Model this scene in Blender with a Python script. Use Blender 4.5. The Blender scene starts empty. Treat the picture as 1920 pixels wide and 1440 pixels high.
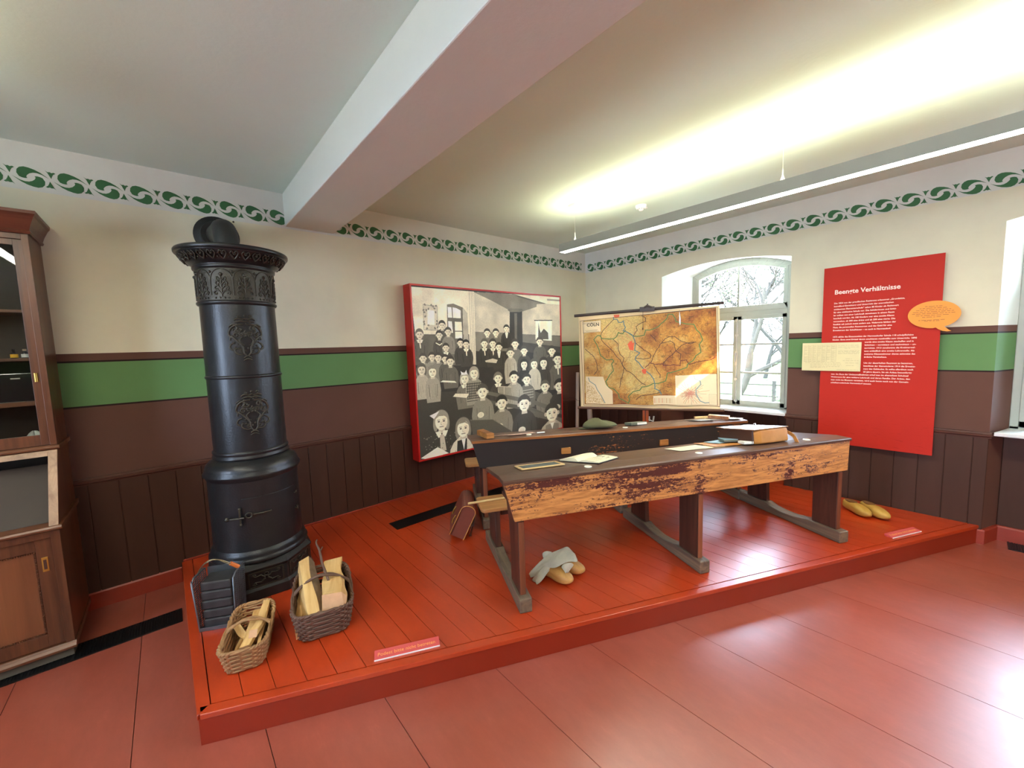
import bpy, bmesh, math, random
import numpy as np
from mathutils import Vector, Matrix, Euler

SC = bpy.context.scene
COL = SC.collection
PI = math.pi

# ------------------------------------------------------------ camera
cam_d = bpy.data.cameras.new('camera'); cam_d.sensor_width = 36.0; cam_d.lens = 14.0223
cam_d.clip_start = 0.02; cam_d.clip_end = 200
cam = bpy.data.objects.new('camera', cam_d); COL.objects.link(cam)
CAMROWS = [[0.7562971, 0.085282, -0.6486461, -4.711115], [-0.6534558, 0.0503033, -0.7552914, -3.76904], [-0.0317837, 0.9950862, 0.0937723, 1.657087], [0, 0, 0, 1]]
cam.matrix_world = Matrix(CAMROWS)
SC.camera = cam

# ------------------------------------------------------------ light
SC.view_settings.view_transform = 'Standard'
SC.view_settings.look = 'None'
SC.view_settings.gamma = 1.0
SC.view_settings.use_curve_mapping = False
SC.view_settings.exposure = EXPOSURE = 1.83
SC.cycles.use_denoising = True
SC.cycles.max_bounces = 10
SC.cycles.diffuse_bounces = 6
SC.cycles.transparent_max_bounces = 12
SC.cycles.sample_clamp_indirect = 8.0
SC.cycles.caustics_reflective = False
SC.cycles.caustics_refractive = False

LAMP_DOWN, LAMP_UP = 14.0, 13.0            # brightness of the pendant lamps' strips
world = bpy.data.worlds.new('daylight'); SC.world = world; world.use_nodes = True
wn = world.node_tree; wn.nodes.clear()
bg = wn.nodes.new('ShaderNodeBackground'); wo = wn.nodes.new('ShaderNodeOutputWorld')
bg.inputs[0].default_value = (0.70, 0.86, 1.12, 1); bg.inputs[1].default_value = 9.5
wn.links.new(bg.outputs[0], wo.inputs[0])

sun_d = bpy.data.lights.new('sun', 'SUN'); sun_d.energy = 30.0; sun_d.angle = math.radians(0.8)
sun_d.color = (1.0, 0.95, 0.86)
sun = bpy.data.objects.new('sun', sun_d); COL.objects.link(sun)
sun_dir = Vector((-1.0, -0.08, -1.42)).normalized()
sun.rotation_euler = sun_dir.to_track_quat('-Z', 'Y').to_euler()

def portal(name, loc, rot, sx, sy):
    d = bpy.data.lights.new(name, 'AREA'); d.shape = 'RECTANGLE'; d.size = sx; d.size_y = sy
    d.cycles.is_portal = True
    o = bpy.data.objects.new(name, d); o.location = loc; o.rotation_euler = rot; COL.objects.link(o)
# one portal outside each window opening
for yy in (-1.97, -4.54, -7.21):
    portal('window_portal', (0.42, yy, 1.73), (0, PI/2, 0), 1.8, 1.3)
for yy in (-1.9, -4.5, -7.1):
    portal('window_portal', (-8.02, yy, 1.73), (0, -PI/2, 0), 1.8, 1.3)

# ------------------------------------------------------------ helpers
def srgb(r, g, b, a=1.0):
    f = lambda c: (c/255/12.92) if c/255 <= .04045 else ((c/255+.055)/1.055)**2.4
    return (f(r), f(g), f(b), a)

def put(o, parent=None):
    COL.objects.link(o)
    if parent is not None: o.parent = parent
    return o

def tag(o, label=None, cat=None, group=None, kind=None):
    if label: o['label'] = label
    if cat: o['category'] = cat
    if group: o['group'] = group
    if kind: o['kind'] = kind
    return o

def thing(name, label, cat, loc=(0, 0, 0), rz=0.0, group=None, rot=None):
    o = bpy.data.objects.new(name, None); o.empty_display_size = .05
    o.location = loc; o.rotation_euler = rot if rot else (0, 0, rz); put(o)
    return tag(o, label, cat, group)

class MB:
    """collects shapes, then links them as ONE mesh object"""
    def __init__(s): s.v = []; s.f = []; s.sm = []; s.uv = None
    def add(s, vs, fs, smooth=False):
        n = len(s.v); s.v += [tuple(v) for v in vs]; s.f += [tuple(n+i for i in f) for f in fs]; s.sm += [smooth]*len(fs)
        return s
    def box(s, a, b, M=None):
        x0, y0, z0 = a; x1, y1, z1 = b
        vs = [Vector(p) for p in ((x0,y0,z0),(x1,y0,z0),(x1,y1,z0),(x0,y1,z0),(x0,y0,z1),(x1,y0,z1),(x1,y1,z1),(x0,y1,z1))]
        if M is not None: vs = [M @ v for v in vs]
        return s.add(vs, [(0,3,2,1),(4,5,6,7),(0,1,5,4),(1,2,6,5),(2,3,7,6),(3,0,4,7)])
    def hexa(s, b4, t4):
        return s.add(list(b4)+list(t4), [(0,3,2,1),(4,5,6,7),(0,1,5,4),(1,2,6,5),(2,3,7,6),(3,0,4,7)])
    def bar(s, p, q, w, h, up=(0,0,1)):
        p = Vector(p); q = Vector(q); d = (q-p).normalized(); u = Vector(up); r = d.cross(u)
        if r.length < 1e-5: u = Vector((1,0,0)); r = d.cross(u)
        r.normalize(); u = r.cross(d).normalized(); r *= w/2; u *= h/2
        return s.hexa([p-r-u, p+r-u, p+r+u, p-r+u], [q-r-u, q+r-u, q+r+u, q-r+u])
    def prism(s, poly, axis, a, b, M=None):
        """poly: 2-D points in the plane normal to axis; extruded from a to b"""
        def mk(p, t):
            v = {'x': (t, p[0], p[1]), 'y': (p[0], t, p[1]), 'z': (p[0], p[1], t)}[axis]
            return M @ Vector(v) if M is not None else Vector(v)
        n = len(poly); vs = [mk(p, a) for p in poly]+[mk(p, b) for p in poly]
        fs = [tuple(range(n))[::-1], tuple(range(n, 2*n))]+[(i, (i+1) % n, n+(i+1) % n, n+i) for i in range(n)]
        return s.add(vs, fs)
    def lathe(s, prof, n=48, c=(0, 0), caps=True, a0=0.0, a1=2*PI, smooth=True):
        full = abs(a1-a0-2*PI) < 1e-6; m = n if full else n+1
        vs = [(c[0]+r*math.cos(a0+(a1-a0)*i/n), c[1]+r*math.sin(a0+(a1-a0)*i/n), z) for r, z in prof for i in range(m)]
        fs = []
        for j in range(len(prof)-1):
            for i in range(n):
                k = (i+1) % m
                fs.append((j*m+i, j*m+k, (j+1)*m+k, (j+1)*m+i))
        s.add(vs, fs, smooth)
        if caps and full:
            if prof[0][0] > 1e-4: s.add(vs[:m], [tuple(range(m))[::-1]])
            if prof[-1][0] > 1e-4: s.add(vs[-m:], [tuple(range(m))])
        return s
    def tube(s, pts, r, n=8, cap=True, smooth=True, closed=False):
        pts = [Vector(p) for p in pts]; N = len(pts)
        rs = r if hasattr(r, '__len__') else [r]*N
        d0 = (pts[1]-pts[0]).normalized(); u = Vector((0,0,1)) if abs(d0.z) < .9 else Vector((1,0,0))
        vs = []
        for i, p in enumerate(pts):
            if closed: d = (pts[(i+1) % N]-pts[i-1])
            else: d = pts[min(i+1, N-1)]-pts[max(i-1, 0)]
            if d.length < 1e-9: d = d0
            d.normalize(); x = u.cross(d)
            if x.length < 1e-4: x = Vector((1,0,0)).cross(d)
            x.normalize(); u = d.cross(x).normalized()
            vs += [p+(x*math.cos(2*PI*k/n)+u*math.sin(2*PI*k/n))*rs[i] for k in range(n)]
        fs = []
        for i in range(N if closed else N-1):
            j = (i+1) % N
            fs += [(i*n+k, i*n+(k+1) % n, j*n+(k+1) % n, j*n+k) for k in range(n)]
        s.add(vs, fs, smooth)
        if cap and not closed: s.add(vs[:n], [tuple(range(n))[::-1]]); s.add(vs[-n:], [tuple(range(n))])
        return s
    def ribbon(s, pts, w, t, up=(0,0,1)):
        for a, b in zip(pts[:-1], pts[1:]): s.bar(a, b, w, t, up)
        return s
    def sphere(s, c, r, n=12, m=8, sc=(1,1,1)):
        vs = []; fs = []
        for j in range(m+1):
            th = PI*j/m
            for i in range(n):
                ph = 2*PI*i/n
                vs.append((c[0]+r*sc[0]*math.sin(th)*math.cos(ph), c[1]+r*sc[1]*math.sin(th)*math.sin(ph), c[2]+r*sc[2]*math.cos(th)))
        for j in range(m):
            for i in range(n):
                k = (i+1) % n; fs.append((j*n+i, (j+1)*n+i, (j+1)*n+k, j*n+k))
        return s.add(vs, fs, True)
    def loft(s, rings, cap=True, smooth=True, closed=True):
        n = len(rings[0]); vs = [p for r in rings for p in r]; fs = []
        for j in range(len(rings)-1):
            for i in range(n if closed else n-1):
                k = (i+1) % n; fs.append((j*n+i, j*n+k, (j+1)*n+k, (j+1)*n+i))
        s.add(vs, fs, smooth)
        if cap and closed: s.add(rings[0], [tuple(range(n))[::-1]], smooth); s.add(rings[-1], [tuple(range(n))], smooth)
        return s
    def mesh(s, name, bevel=0, weld=False):
        me = bpy.data.meshes.new(name); me.from_pydata([tuple(v) for v in s.v], [], s.f)
        me.polygons.foreach_set('use_smooth', s.sm); me.update()
        if weld:
            bm = bmesh.new(); bm.from_mesh(me); bmesh.ops.remove_doubles(bm, verts=bm.verts, dist=1e-5)
            bmesh.ops.recalc_face_normals(bm, faces=bm.faces); bm.to_mesh(me); bm.free()
        return me
    def build(s, name, mat, parent=None, bevel=0.0, seg=2, kind=None, loc=None, rot=None, weld=False, subsurf=0):
        me = s.mesh(name, weld=weld or subsurf > 0); 
        if mat is not None: me.materials.append(mat)
        o = bpy.data.objects.new(name, me); put(o, parent)
        if loc is not None: o.location = loc
        if rot is not None: o.rotation_euler = rot
        if bevel > 0:
            m = o.modifiers.new('bevel', 'BEVEL'); m.width = bevel; m.segments = seg; m.limit_method = 'ANGLE'; m.angle_limit = math.radians(40)
        if subsurf:
            m = o.modifiers.new('sub', 'SUBSURF'); m.levels = subsurf; m.render_levels = subsurf
        if kind: o['kind'] = kind
        return o

def copy_tree(o, parent=None):
    c = o.copy(); COL.objects.link(c); c.parent = parent
    for k in [x for x in bpy.data.objects if x.parent is o]: copy_tree(k, c)
    return c

# ---- materials
def newmat(name):
    m = bpy.data.materials.new(name); m.use_nodes = True
    nt = m.node_tree; b = nt.nodes['Principled BSDF']
    return m, nt, b

def N(nt, t, **kw):
    n = nt.nodes.new(t)
    for k, v in kw.items():
        if k.startswith('i_'): n.inputs[k[2:].replace('_', ' ')].default_value = v
        else: setattr(n, k, v)
    return n

def noise_to(nt, scale, detail=4, rough=.6, coord='Object', stretch=(1, 1, 1), dist=0.0):
    tc = N(nt, 'ShaderNodeTexCoord'); mp = N(nt, 'ShaderNodeMapping'); mp.inputs['Scale'].default_value = stretch
    ns = N(nt, 'ShaderNodeTexNoise'); ns.inputs['Scale'].default_value = scale; ns.inputs['Detail'].default_value = detail
    ns.inputs['Roughness'].default_value = rough; ns.inputs['Distortion'].default_value = dist
    nt.links.new(tc.outputs[coord], mp.inputs[0]); nt.links.new(mp.outputs[0], ns.inputs[0])
    return ns

def ramp(nt, fac, stops, interp='LINEAR'):
    r = N(nt, 'ShaderNodeValToRGB'); r.color_ramp.interpolation = interp
    e = r.color_ramp.elements
    while len(e) < len(stops): e.new(.5)
    for k, (p, c) in zip(e, stops): k.position = p; k.color = c
    nt.links.new(fac, r.inputs[0]); return r

def bump(nt, b, height, strength=.3, dist=.01):
    n = N(nt, 'ShaderNodeBump'); n.inputs['Strength'].default_value = strength; n.inputs['Distance'].default_value = dist
    nt.links.new(height, n.inputs['Height'])
    nt.links.new(n.outputs[0], b.inputs['Normal']); return n

def mix(nt, fac, a, b_, mode='MIX'):
    m = N(nt, 'ShaderNodeMix', data_type='RGBA', blend_type=mode)
    for k, v in ((0, fac), (6, a), (7, b_)):
        if hasattr(v, 'is_linked') or hasattr(v, 'links'): nt.links.new(v, m.inputs[k])
        else: m.inputs[k].default_value = v
    return m.outputs[2]

def plain(name, col, rough=.6, metal=0.0, var=.08, scale=8, bstr=0.0, bscale=60, coat=0.0, stretch=(1, 1, 1), spec=.5):
    m, nt, b = newmat(name)
    ns = noise_to(nt, scale, stretch=stretch)
    c1 = tuple(min(1, c*(1-var)) for c in col[:3])+(1,); c2 = tuple(min(1, c*(1+var)) for c in col[:3])+(1,)
    r = ramp(nt, ns.outputs[0], [(.3, c1), (.7, c2)])
    nt.links.new(r.outputs[0], b.inputs['Base Color'])
    b.inputs['Roughness'].default_value = rough; b.inputs['Metallic'].default_value = metal
    b.inputs['Specular IOR Level'].default_value = spec
    if coat: b.inputs['Coat Weight'].default_value = coat; b.inputs['Coat Roughness'].default_value = .12
    if bstr:
        n2 = noise_to(nt, bscale, stretch=stretch); bump(nt, b, n2.outputs[0], bstr, .004)
    return m

def wood(name, c_dark, c_light, axis='x', rough=.5, scale=5.0, bstr=.15, lo=.35, hi=.65, coat=0.0, squeeze=.06):
    st = {'x': (squeeze, 1, 1), 'y': (1, squeeze, 1), 'z': (1, 1, squeeze)}[axis]
    m, nt, b = newmat(name)
    ns = noise_to(nt, scale*6, detail=6, rough=.65, stretch=st, dist=.6)
    n2 = noise_to(nt, scale*.6, detail=3, stretch=st)
    r = ramp(nt, ns.outputs[0], [(lo, c_dark), (hi, c_light)])
    r2 = ramp(nt, n2.outputs[0], [(.3, (.75, .75, .75, 1)), (.7, (1.12, 1.12, 1.12, 1))])
    nt.links.new(mix(nt, 1.0, r.outputs[0], r2.outputs[0], 'MULTIPLY'), b.inputs['Base Color'])
    b.inputs['Roughness'].default_value = rough
    if coat: b.inputs['Coat Weight'].default_value = coat
    bump(nt, b, ns.outputs[0], bstr, .003)
    return m

# ---- painting small pictures as pixel arrays (for printed things)
class Canvas:
    def __init__(s, w, h, bgc):
        s.w, s.h = w, h; s.a = np.ones((h, w, 3), np.float32)*np.array(bgc, np.float32)
        s.Y, s.X = np.mgrid[0:h, 0:w].astype(np.float32); s.X = (s.X+.5)/w; s.Y = (s.Y+.5)/h
        s.asp = w/h
    def _win(s, x0, y0, x1, y1):
        i0 = max(0, int(y0*s.h)-2); i1 = min(s.h, int(y1*s.h)+3); j0 = max(0, int(x0*s.w)-2); j1 = min(s.w, int(x1*s.w)+3)
        return slice(i0, i1), slice(j0, j1)
    def _put(s, w, m, c, al=1.0):
        if m.size == 0: return
        m = (m*al)[..., None]; s.a[w] = s.a[w]*(1-m)+np.array(c, np.float32)*m
    def ell(s, cx, cy, rx, ry, c, soft=.12, al=1.0, rot=0.0):
        R = max(rx, ry)*1.3*max(1, s.asp); w = s._win(cx-R, cy-R, cx+R, cy+R)
        dx = (s.X[w]-cx)*s.asp; dy = s.Y[w]-cy
        if rot: dx, dy = dx*math.cos(rot)+dy*math.sin(rot), -dx*math.sin(rot)+dy*math.cos(rot)
        d = np.sqrt((dx/(rx*s.asp))**2+(dy/ry)**2)
        s._put(w, np.clip((1+soft/2-d)/soft, 0, 1), c, al)
    def poly(s, pts, c, al=1.0, soft=0):
        xs = [p[0] for p in pts]; ys = [p[1] for p in pts]; w = s._win(min(xs), min(ys), max(xs), max(ys))
        X, Y = s.X[w], s.Y[w]; ins = np.zeros(X.shape, bool); n = len(pts)
        for i in range(n):
            x0, y0 = pts[i]; x1, y1 = pts[(i+1) % n]
            if y0 == y1: continue
            ins ^= ((Y >= min(y0, y1)) & (Y < max(y0, y1)) & (X < (x1-x0)*(Y-y0)/(y1-y0)+x0))
        s._put(w, ins.astype(np.float32), c, al)
    def rect(s, x0, y0, x1, y1, c, al=1.0): s.poly([(x0, y0), (x1, y0), (x1, y1), (x0, y1)], c, al)
    def line(s, pts, wd, c, al=1.0):
        for (x0, y0), (x1, y1) in zip(pts[:-1], pts[1:]):
            w = s._win(min(x0, x1)-wd, min(y0, y1)-wd*s.asp, max(x0, x1)+wd, max(y0, y1)+wd*s.asp)
            X, Y = (s.X[w]-x0)*s.asp, s.Y[w]-y0; dx, dy = (x1-x0)*s.asp, y1-y0; L = dx*dx+dy*dy+1e-12
            t = np.clip((X*dx+Y*dy)/L, 0, 1); d = np.hypot(X-t*dx, Y-t*dy)
            px = 1.0/s.h; s._put(w, np.clip((wd*.5+px*.5-d)/px, 0, 1), c, al)
    def noise(s, cells, seed=0):
        rs = np.random.RandomState(seed); ch = max(2, int(cells)); cw = max(2, int(cells*s.asp))
        g = rs.rand(ch+1, cw+1).astype(np.float32)
        y = s.Y*(ch-1e-4); x = s.X*(cw-1e-4); yi = np.clip(y.astype(int), 0, ch-1); xi = np.clip(x.astype(int), 0, cw-1)
        fy = y-yi; fx = x-xi; fy = fy*fy*(3-2*fy); fx = fx*fx*(3-2*fx)
        return (g[yi, xi]*(1-fx)+g[yi, xi+1]*fx)*(1-fy)+(g[yi+1, xi]*(1-fx)+g[yi+1, xi+1]*fx)*fy
    def image(s, name):
        im = bpy.data.images.new(name, s.w, s.h, alpha=False)
        px = np.ones((s.h, s.w, 4), np.float32); px[..., :3] = np.clip(s.a[::-1], 0, 1)
        im.pixels.foreach_set(px.ravel()); im.update(); im.pack(); return im

def image_mat(name, im, rough=.5, translucent=0.0, coat=0.0):
    m, nt, b = newmat(name)
    tx = N(nt, 'ShaderNodeTexImage'); tx.image = im; tx.extension = 'EXTEND'
    nt.links.new(tx.outputs[0], b.inputs['Base Color']); b.inputs['Roughness'].default_value = rough
    if coat: b.inputs['Coat Weight'].default_value = coat; b.inputs['Coat Roughness'].default_value = .15
    if translucent:
        tr = N(nt, 'ShaderNodeBsdfTranslucent'); ms = N(nt, 'ShaderNodeMixShader'); ms.inputs[0].default_value = translucent
        nt.links.new(tx.outputs[0], tr.inputs[0]); out = nt.nodes['Material Output']
        nt.links.new(b.outputs[0], ms.inputs[1]); nt.links.new(tr.outputs[0], ms.inputs[2]); nt.links.new(ms.outputs[0], out.inputs[0])
    return m

def quad_uv(name, mat, pts, parent=None, nu=1, nv=1, disp=None):
    """pts: TL, TR, BR, BL ; grid quad with 0..1 UVs"""
    TL, TR, BR, BL = [Vector(p) for p in pts]; vs = []; fs = []; uvs = []
    for j in range(nv+1):
        for i in range(nu+1):
            u, v = i/nu, j/nv; p = TL.lerp(TR, u).lerp(BL.lerp(BR, u), v)
            if disp: p = p+disp(u, v)
            vs.append(p); uvs.append((u, 1-v))
    for j in range(nv):
        for i in range(nu):
            a = j*(nu+1)+i; fs.append((a, a+nu+1, a+nu+2, a+1))
    me = bpy.data.meshes.new(name); me.from_pydata(vs, [], fs); me.materials.append(mat)
    l = me.uv_layers.new(name='UVMap')
    for poly in me.polygons:
        for li in poly.loop_indices: l.data[li].uv = uvs[me.loops[li].vertex_index]
        poly.use_smooth = nu > 1 or nv > 1
    o = bpy.data.objects.new(name, me); put(o, parent); return o

def text_mesh(name, txt, size, mat, parent, M, bold=0.0, align='LEFT', spacing=1.0, thick=.0006, line=1.0, xscale=1.0):
    cu = bpy.data.curves.new(name, 'FONT'); cu.body = txt; cu.size = size; cu.offset = bold; cu.align_x = align
    cu.space_line = line; cu.space_character = spacing; cu.extrude = thick; cu.resolution_u = 3
    tmp = bpy.data.objects.new('tmp_text', cu); COL.objects.link(tmp)
    dg = bpy.context.evaluated_depsgraph_get(); me = bpy.data.meshes.new_from_object(tmp.evaluated_get(dg))
    bpy.data.objects.remove(tmp); bpy.data.curves.remove(cu)
    me.name = name; me.transform(Matrix.Diagonal((xscale, 1, 1, 1))); me.materials.clear(); me.materials.append(mat)
    o = bpy.data.objects.new(name, me); put(o, parent); o.matrix_local = M
    return o
# ============================================================ THE ROOM
HC = 2.959; HP = 0.145; XL = -7.6; YF = -8.6
WINS = [dict(f=(-1.19, -2.545), b=(-1.45, -2.50)), dict(f=(-3.87, -5.225), b=(-3.97, -5.02)), dict(f=(-6.55, -7.90), b=(-6.65, -7.70))]
WL = [dict(f=(-1.25, -2.60), b=(-1.40, -2.45)), dict(f=(-3.85, -5.20), b=(-4.0, -5.05)), dict(f=(-6.45, -7.80), b=(-6.6, -7.65))]

def wall_paint(name, cream):
    m, nt, b = newmat(name)
    tc = N(nt, 'ShaderNodeTexCoord'); sp = N(nt, 'ShaderNodeSeparateXYZ'); nt.links.new(tc.outputs['Object'], sp.inputs[0])
    dv = N(nt, 'ShaderNodeMath', operation='DIVIDE'); dv.inputs[1].default_value = 3.0; nt.links.new(sp.outputs[2], dv.inputs[0])
    brown = srgb(98, 66, 56); line = srgb(38, 24, 22); green = srgb(99, 138, 88); white = srgb(214, 214, 208)
    st = [(0, brown), (1.343/3, line), (1.352/3, green), (1.636/3, line), (1.646/3, brown), (1.689/3, line), (1.697/3, cream), (2.672/3, cream), (2.678/3, white)]
    r = ramp(nt, dv.outputs[0], st, 'CONSTANT')
    ns = noise_to(nt, 3.0, 5); r2 = ramp(nt, ns.outputs[0], [(.3, (.95, .95, .95, 1)), (.7, (1.04, 1.04, 1.04, 1))])
    nt.links.new(mix(nt, 1.0, r.outputs[0], r2.outputs[0], 'MULTIPLY'), b.inputs['Base Color'])
    b.inputs['Roughness'].default_value = .7; b.inputs['Specular IOR Level'].default_value = .25
    n2 = noise_to(nt, 130, 3); bump(nt, b, n2.outputs[0], .12, .003)
    return m
M_WALL = wall_paint('wall_paint', srgb(221, 215, 192))
M_REV = wall_paint('reveal_paint', srgb(226, 232, 230))
M_CEIL = plain('ceiling_paint', srgb(207, 222, 214), .85, var=.015, scale=2, bstr=.25, bscale=45)
M_BEAM = plain('beam_paint', srgb(207, 209, 201), .85, var=.02, scale=2, bstr=.3, bscale=30)
M_WAINS = plain('wainscot_paint', srgb(70, 44, 34), .55, spec=.25, var=.10, scale=9, bstr=.1, stretch=(1, 1, .15))
M_RAIL = plain('rail_paint', srgb(84, 52, 42), .5, spec=.3, var=.06)
M_RED = plain('baseboard_red', srgb(150, 52, 34), .4, var=.08)
M_WHITE = plain('sill_white', srgb(222, 226, 228), .3, var=.03)

def arch_z(y, y0, y1, ze, sag):
    c = (y0+y1)/2; h = abs(y1-y0)/2; return ze+sag*(1-((y-c)/h)**2)

def window_wall(name, x, dx, wins, y0, y1):
    """a wall in the plane x with arched, splayed openings that reach the floor as niches"""
    mb = MB(); rv = MB(); cur = y0; S = 14
    for w in wins:
        a, b_ = w['f']; ab, bb = w['b']
        mb.add([(x, cur, 0), (x, a, 0), (x, a, HC), (x, cur, HC)], [(0, 1, 2, 3)])
        fr = []; bk = []
        for i in range(S+1):
            t = i/S; y = a+(b_-a)*t; yb = ab+(bb-ab)*t
            fr.append((x, y, arch_z(y, a, b_, 2.452, .078))); bk.append((x+dx*.26, yb, arch_z(yb, ab, bb, 2.43, .125)))
        for i in range(S):
            p, q = fr[i], fr[i+1]
            mb.add([p, q, (x, q[1], HC), (x, p[1], HC)], [(0, 1, 2, 3)])
        fo = [(x, a, 0)]+fr+[(x, b_, 0)]; bo = [(x+dx*.26, ab, 0)]+bk+[(x+dx*.26, bb, 0)]; oo = [(x+dx*.5, p[1], p[2]) for p in bo]
        for L0, L1 in ((fo, bo), (bo, oo)):
            for i in range(len(L0)-1): rv.add([L0[i], L0[i+1], L1[i+1], L1[i]], [(0, 1, 2, 3)])
        xb = x+dx*.20                                           # parapet under the sill
        mb.add([(xb, a, 0), (xb, b_, 0), (xb, b_, .862), (xb, a, .862)], [(0, 1, 2, 3)])
        cur = b_
    mb.add([(x, cur, 0), (x, y1, 0), (x, y1, HC), (x, cur, HC)], [(0, 1, 2, 3)])
    # outer face
    cur = y0; xo = x+dx*.5
    for w in wins:
        ab, bb = w['b']
        mb.add([(xo, cur, 0), (xo, ab, 0), (xo, ab, HC), (xo, cur, HC)], [(0, 1, 2, 3)])
        mb.add([(xo, ab, 0), (xo, bb, 0), (xo, bb, .87), (xo, ab, .87)], [(0, 1, 2, 3)])
        for i in range(S):
            p = ab+(bb-ab)*i/S; q = ab+(bb-ab)*(i+1)/S
            mb.add([(xo, p, arch_z(p, ab, bb, 2.43, .125)), (xo, q, arch_z(q, ab, bb, 2.43, .125)), (xo, q, HC), (xo, p, HC)], [(0, 1, 2, 3)])
        cur = bb
    mb.add([(xo, cur, 0), (xo, y1, 0), (xo, y1, HC), (xo, cur, HC)], [(0, 1, 2, 3)])
    o = mb.build(name, M_WALL, kind='structure'); rv.build('window_reveals', M_REV, o)
    return o

window_wall('wall_right', 0.0, 1, WINS, 0.0, YF)
window_wall('wall_left', XL, -1, WL, 0.0, YF)
MB().box((XL-.5, 0, -.1), (.5, .3, HC)).build('wall_back', M_WALL, kind='structure')
MB().box((XL-.5, YF-.3, -.1), (.5, YF, HC)).build('wall_front', M_WALL, kind='structure')
MB().box((XL-.5, YF-.3, HC), (.5, .3, HC+.25)).build('ceiling', M_CEIL, kind='structure')
tag(MB().box((-3.885, YF, 2.699), (-3.503, 0, HC)).build('ceiling_beam', M_BEAM, bevel=.006, kind='structure'))

# ---- floor boards
def floor_mat(name, base, dusty, rough, seamaxis=None):
    m, nt, b = newmat(name)
    n1 = noise_to(nt, 1.4, 4, .6, stretch=(1, .45, 1)); n2 = noise_to(nt, 9, 6, .8, stretch=(1, .35, 1)); n3 = noise_to(nt, 4, 5, .7)
    r1 = ramp(nt, n1.outputs[0], [(.38, base), (.70, dusty)])
    r2 = ramp(nt, n2.outputs[0], [(.35, (.90, .90, .90, 1)), (.60, (1.06, 1.08, 1.10, 1)), (.72, (1.22, 1.34, 1.42, 1))])
    nt.links.new(mix(nt, 1.0, r1.outputs[0], r2.outputs[0], 'MULTIPLY'), b.inputs['Base Color'])
    rr = ramp(nt, n3.outputs[0], [(.3, (max(.285, rough*.9),)*3+(1,)), (.7, (rough*1.3+.02,)*3+(1,))])
    nt.links.new(rr.outputs[0], b.inputs['Roughness'])
    bump(nt, b, n1.outputs[0], .08, .01); b.inputs['Specular IOR Level'].default_value = .9; b.inputs['Coat Weight'].default_value = .35 if rough > .25 else .1; b.inputs['Coat Roughness'].default_value = .33
    return m
M_FLOOR = floor_mat('floor_paint', srgb(148, 68, 50), srgb(154, 80, 66), .30)
M_DECK = floor_mat('podium_paint', srgb(176, 54, 18), srgb(178, 60, 24), .20)
M_FASCIA = plain('fascia_paint', srgb(138, 40, 20), .3, var=.08, scale=3)
M_GAP = plain('gap_dark', srgb(58, 18, 12), .8)
mb = MB(); xs = [0.5, -.05, -.553, -1.073, -1.57, -2.07, -2.57, -3.07, -3.56, -4.06, -4.52, -4.966, -5.45, -5.92, -6.4, -6.9, -7.4, -7.9, -8.4, -8.95, -9.5]
for a, b_ in zip(xs[:-1], xs[1:]): mb.box((b_+.0015, YF, -.03), (a-.0015, 0, 0))
fl = mb.build('floor', M_FLOOR, kind='structure'); fl.data.materials.append(M_GAP)
g0 = len(fl.data.polygons)
MB().box((XL-.5, YF, -.09), (.5, 0, -.012)).build('subfloor', M_GAP, fl)

# ---- podium
pod = thing('podium', 'low red painted wooden podium filling the corner under the school benches', 'podium', (0, 0, 0))
PFX = lambda x: -1.70-(x+4.735)*.4562                      # front line of the podium
BD = .052
mb = MB(); W = .1175; k0 = -2.114; edges = [k0+W*k for k in range(-23, 19)]; edges = [e for e in edges if -4.69 < e < -.03]
edges = [-4.695]+[e for e in edges if e > -4.66]+[-.003]
for a, b_ in zip(edges[:-1], edges[1:]):
    a += .0013; b_ -= .0013; ya, yb = PFX(a)+BD*1.1, PFX(b_)+BD*1.1
    mb.hexa([(a, ya, HP-.024), (b_, yb, HP-.024), (b_, -.003, HP-.024), (a, -.003, HP-.024)], [(a, ya, HP), (b_, yb, HP), (b_, -.003, HP), (a, -.003, HP)])
mb.build('deck', M_DECK, pod)
MB().box((0.002, -2.535, .002), (.184, -1.40, HP)).build('trim_7', M_DECK, kind='structure')
mb = MB()
def strip(p, q, r, s_, z0, z1): mb.hexa([(*p, z0), (*q, z0), (*r, z0), (*s_, z0)], [(*p, z1), (*q, z1), (*r, z1), (*s_, z1)])
strip((-4.735, PFX(-4.735)), (-.003, PFX(-.003)), (-.003, PFX(-.003)+BD), (-4.735, PFX(-4.735)+BD), HP-.024, HP+.0005)
strip((-4.745, PFX(-4.735)+.002), (-4.697, PFX(-4.697)+BD), (-4.697, -.003), (-4.757, -.003), HP-.024, HP+.0005)
mb.build('edge_board', M_DECK, pod, bevel=.003)
mb = MB()
strip((-4.735, PFX(-4.735)+.006), (-.003, PFX(-.003)+.006), (-.003, PFX(-.003)+.03), (-4.735, PFX(-4.735)+.03), 0.001, HP-.024)
mb.build('front_fascia', M_FASCIA, pod)
mb = MB(); strip((-4.741, PFX(-4.735)+.008), (-4.715, PFX(-4.715)+.008), (-4.727, -.003), (-4.753, -.003), 0.001, HP-.024)
mb.build('side_fascia', M_FASCIA, pod)
mb = MB(); strip((-4.70, PFX(-4.70)+.06), (-.01, PFX(-.01)+.06), (-.01, -.01), (-4.70, -.01), 0.001, HP-.03); mb.build('underframe', M_GAP, pod)
mb = MB(); mb.box((-4.75, -.014, HP+.0005), (-.001, -.0005, HP+.018)); mb.build('cove_strip', M_RED, pod, bevel=.004)

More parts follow.
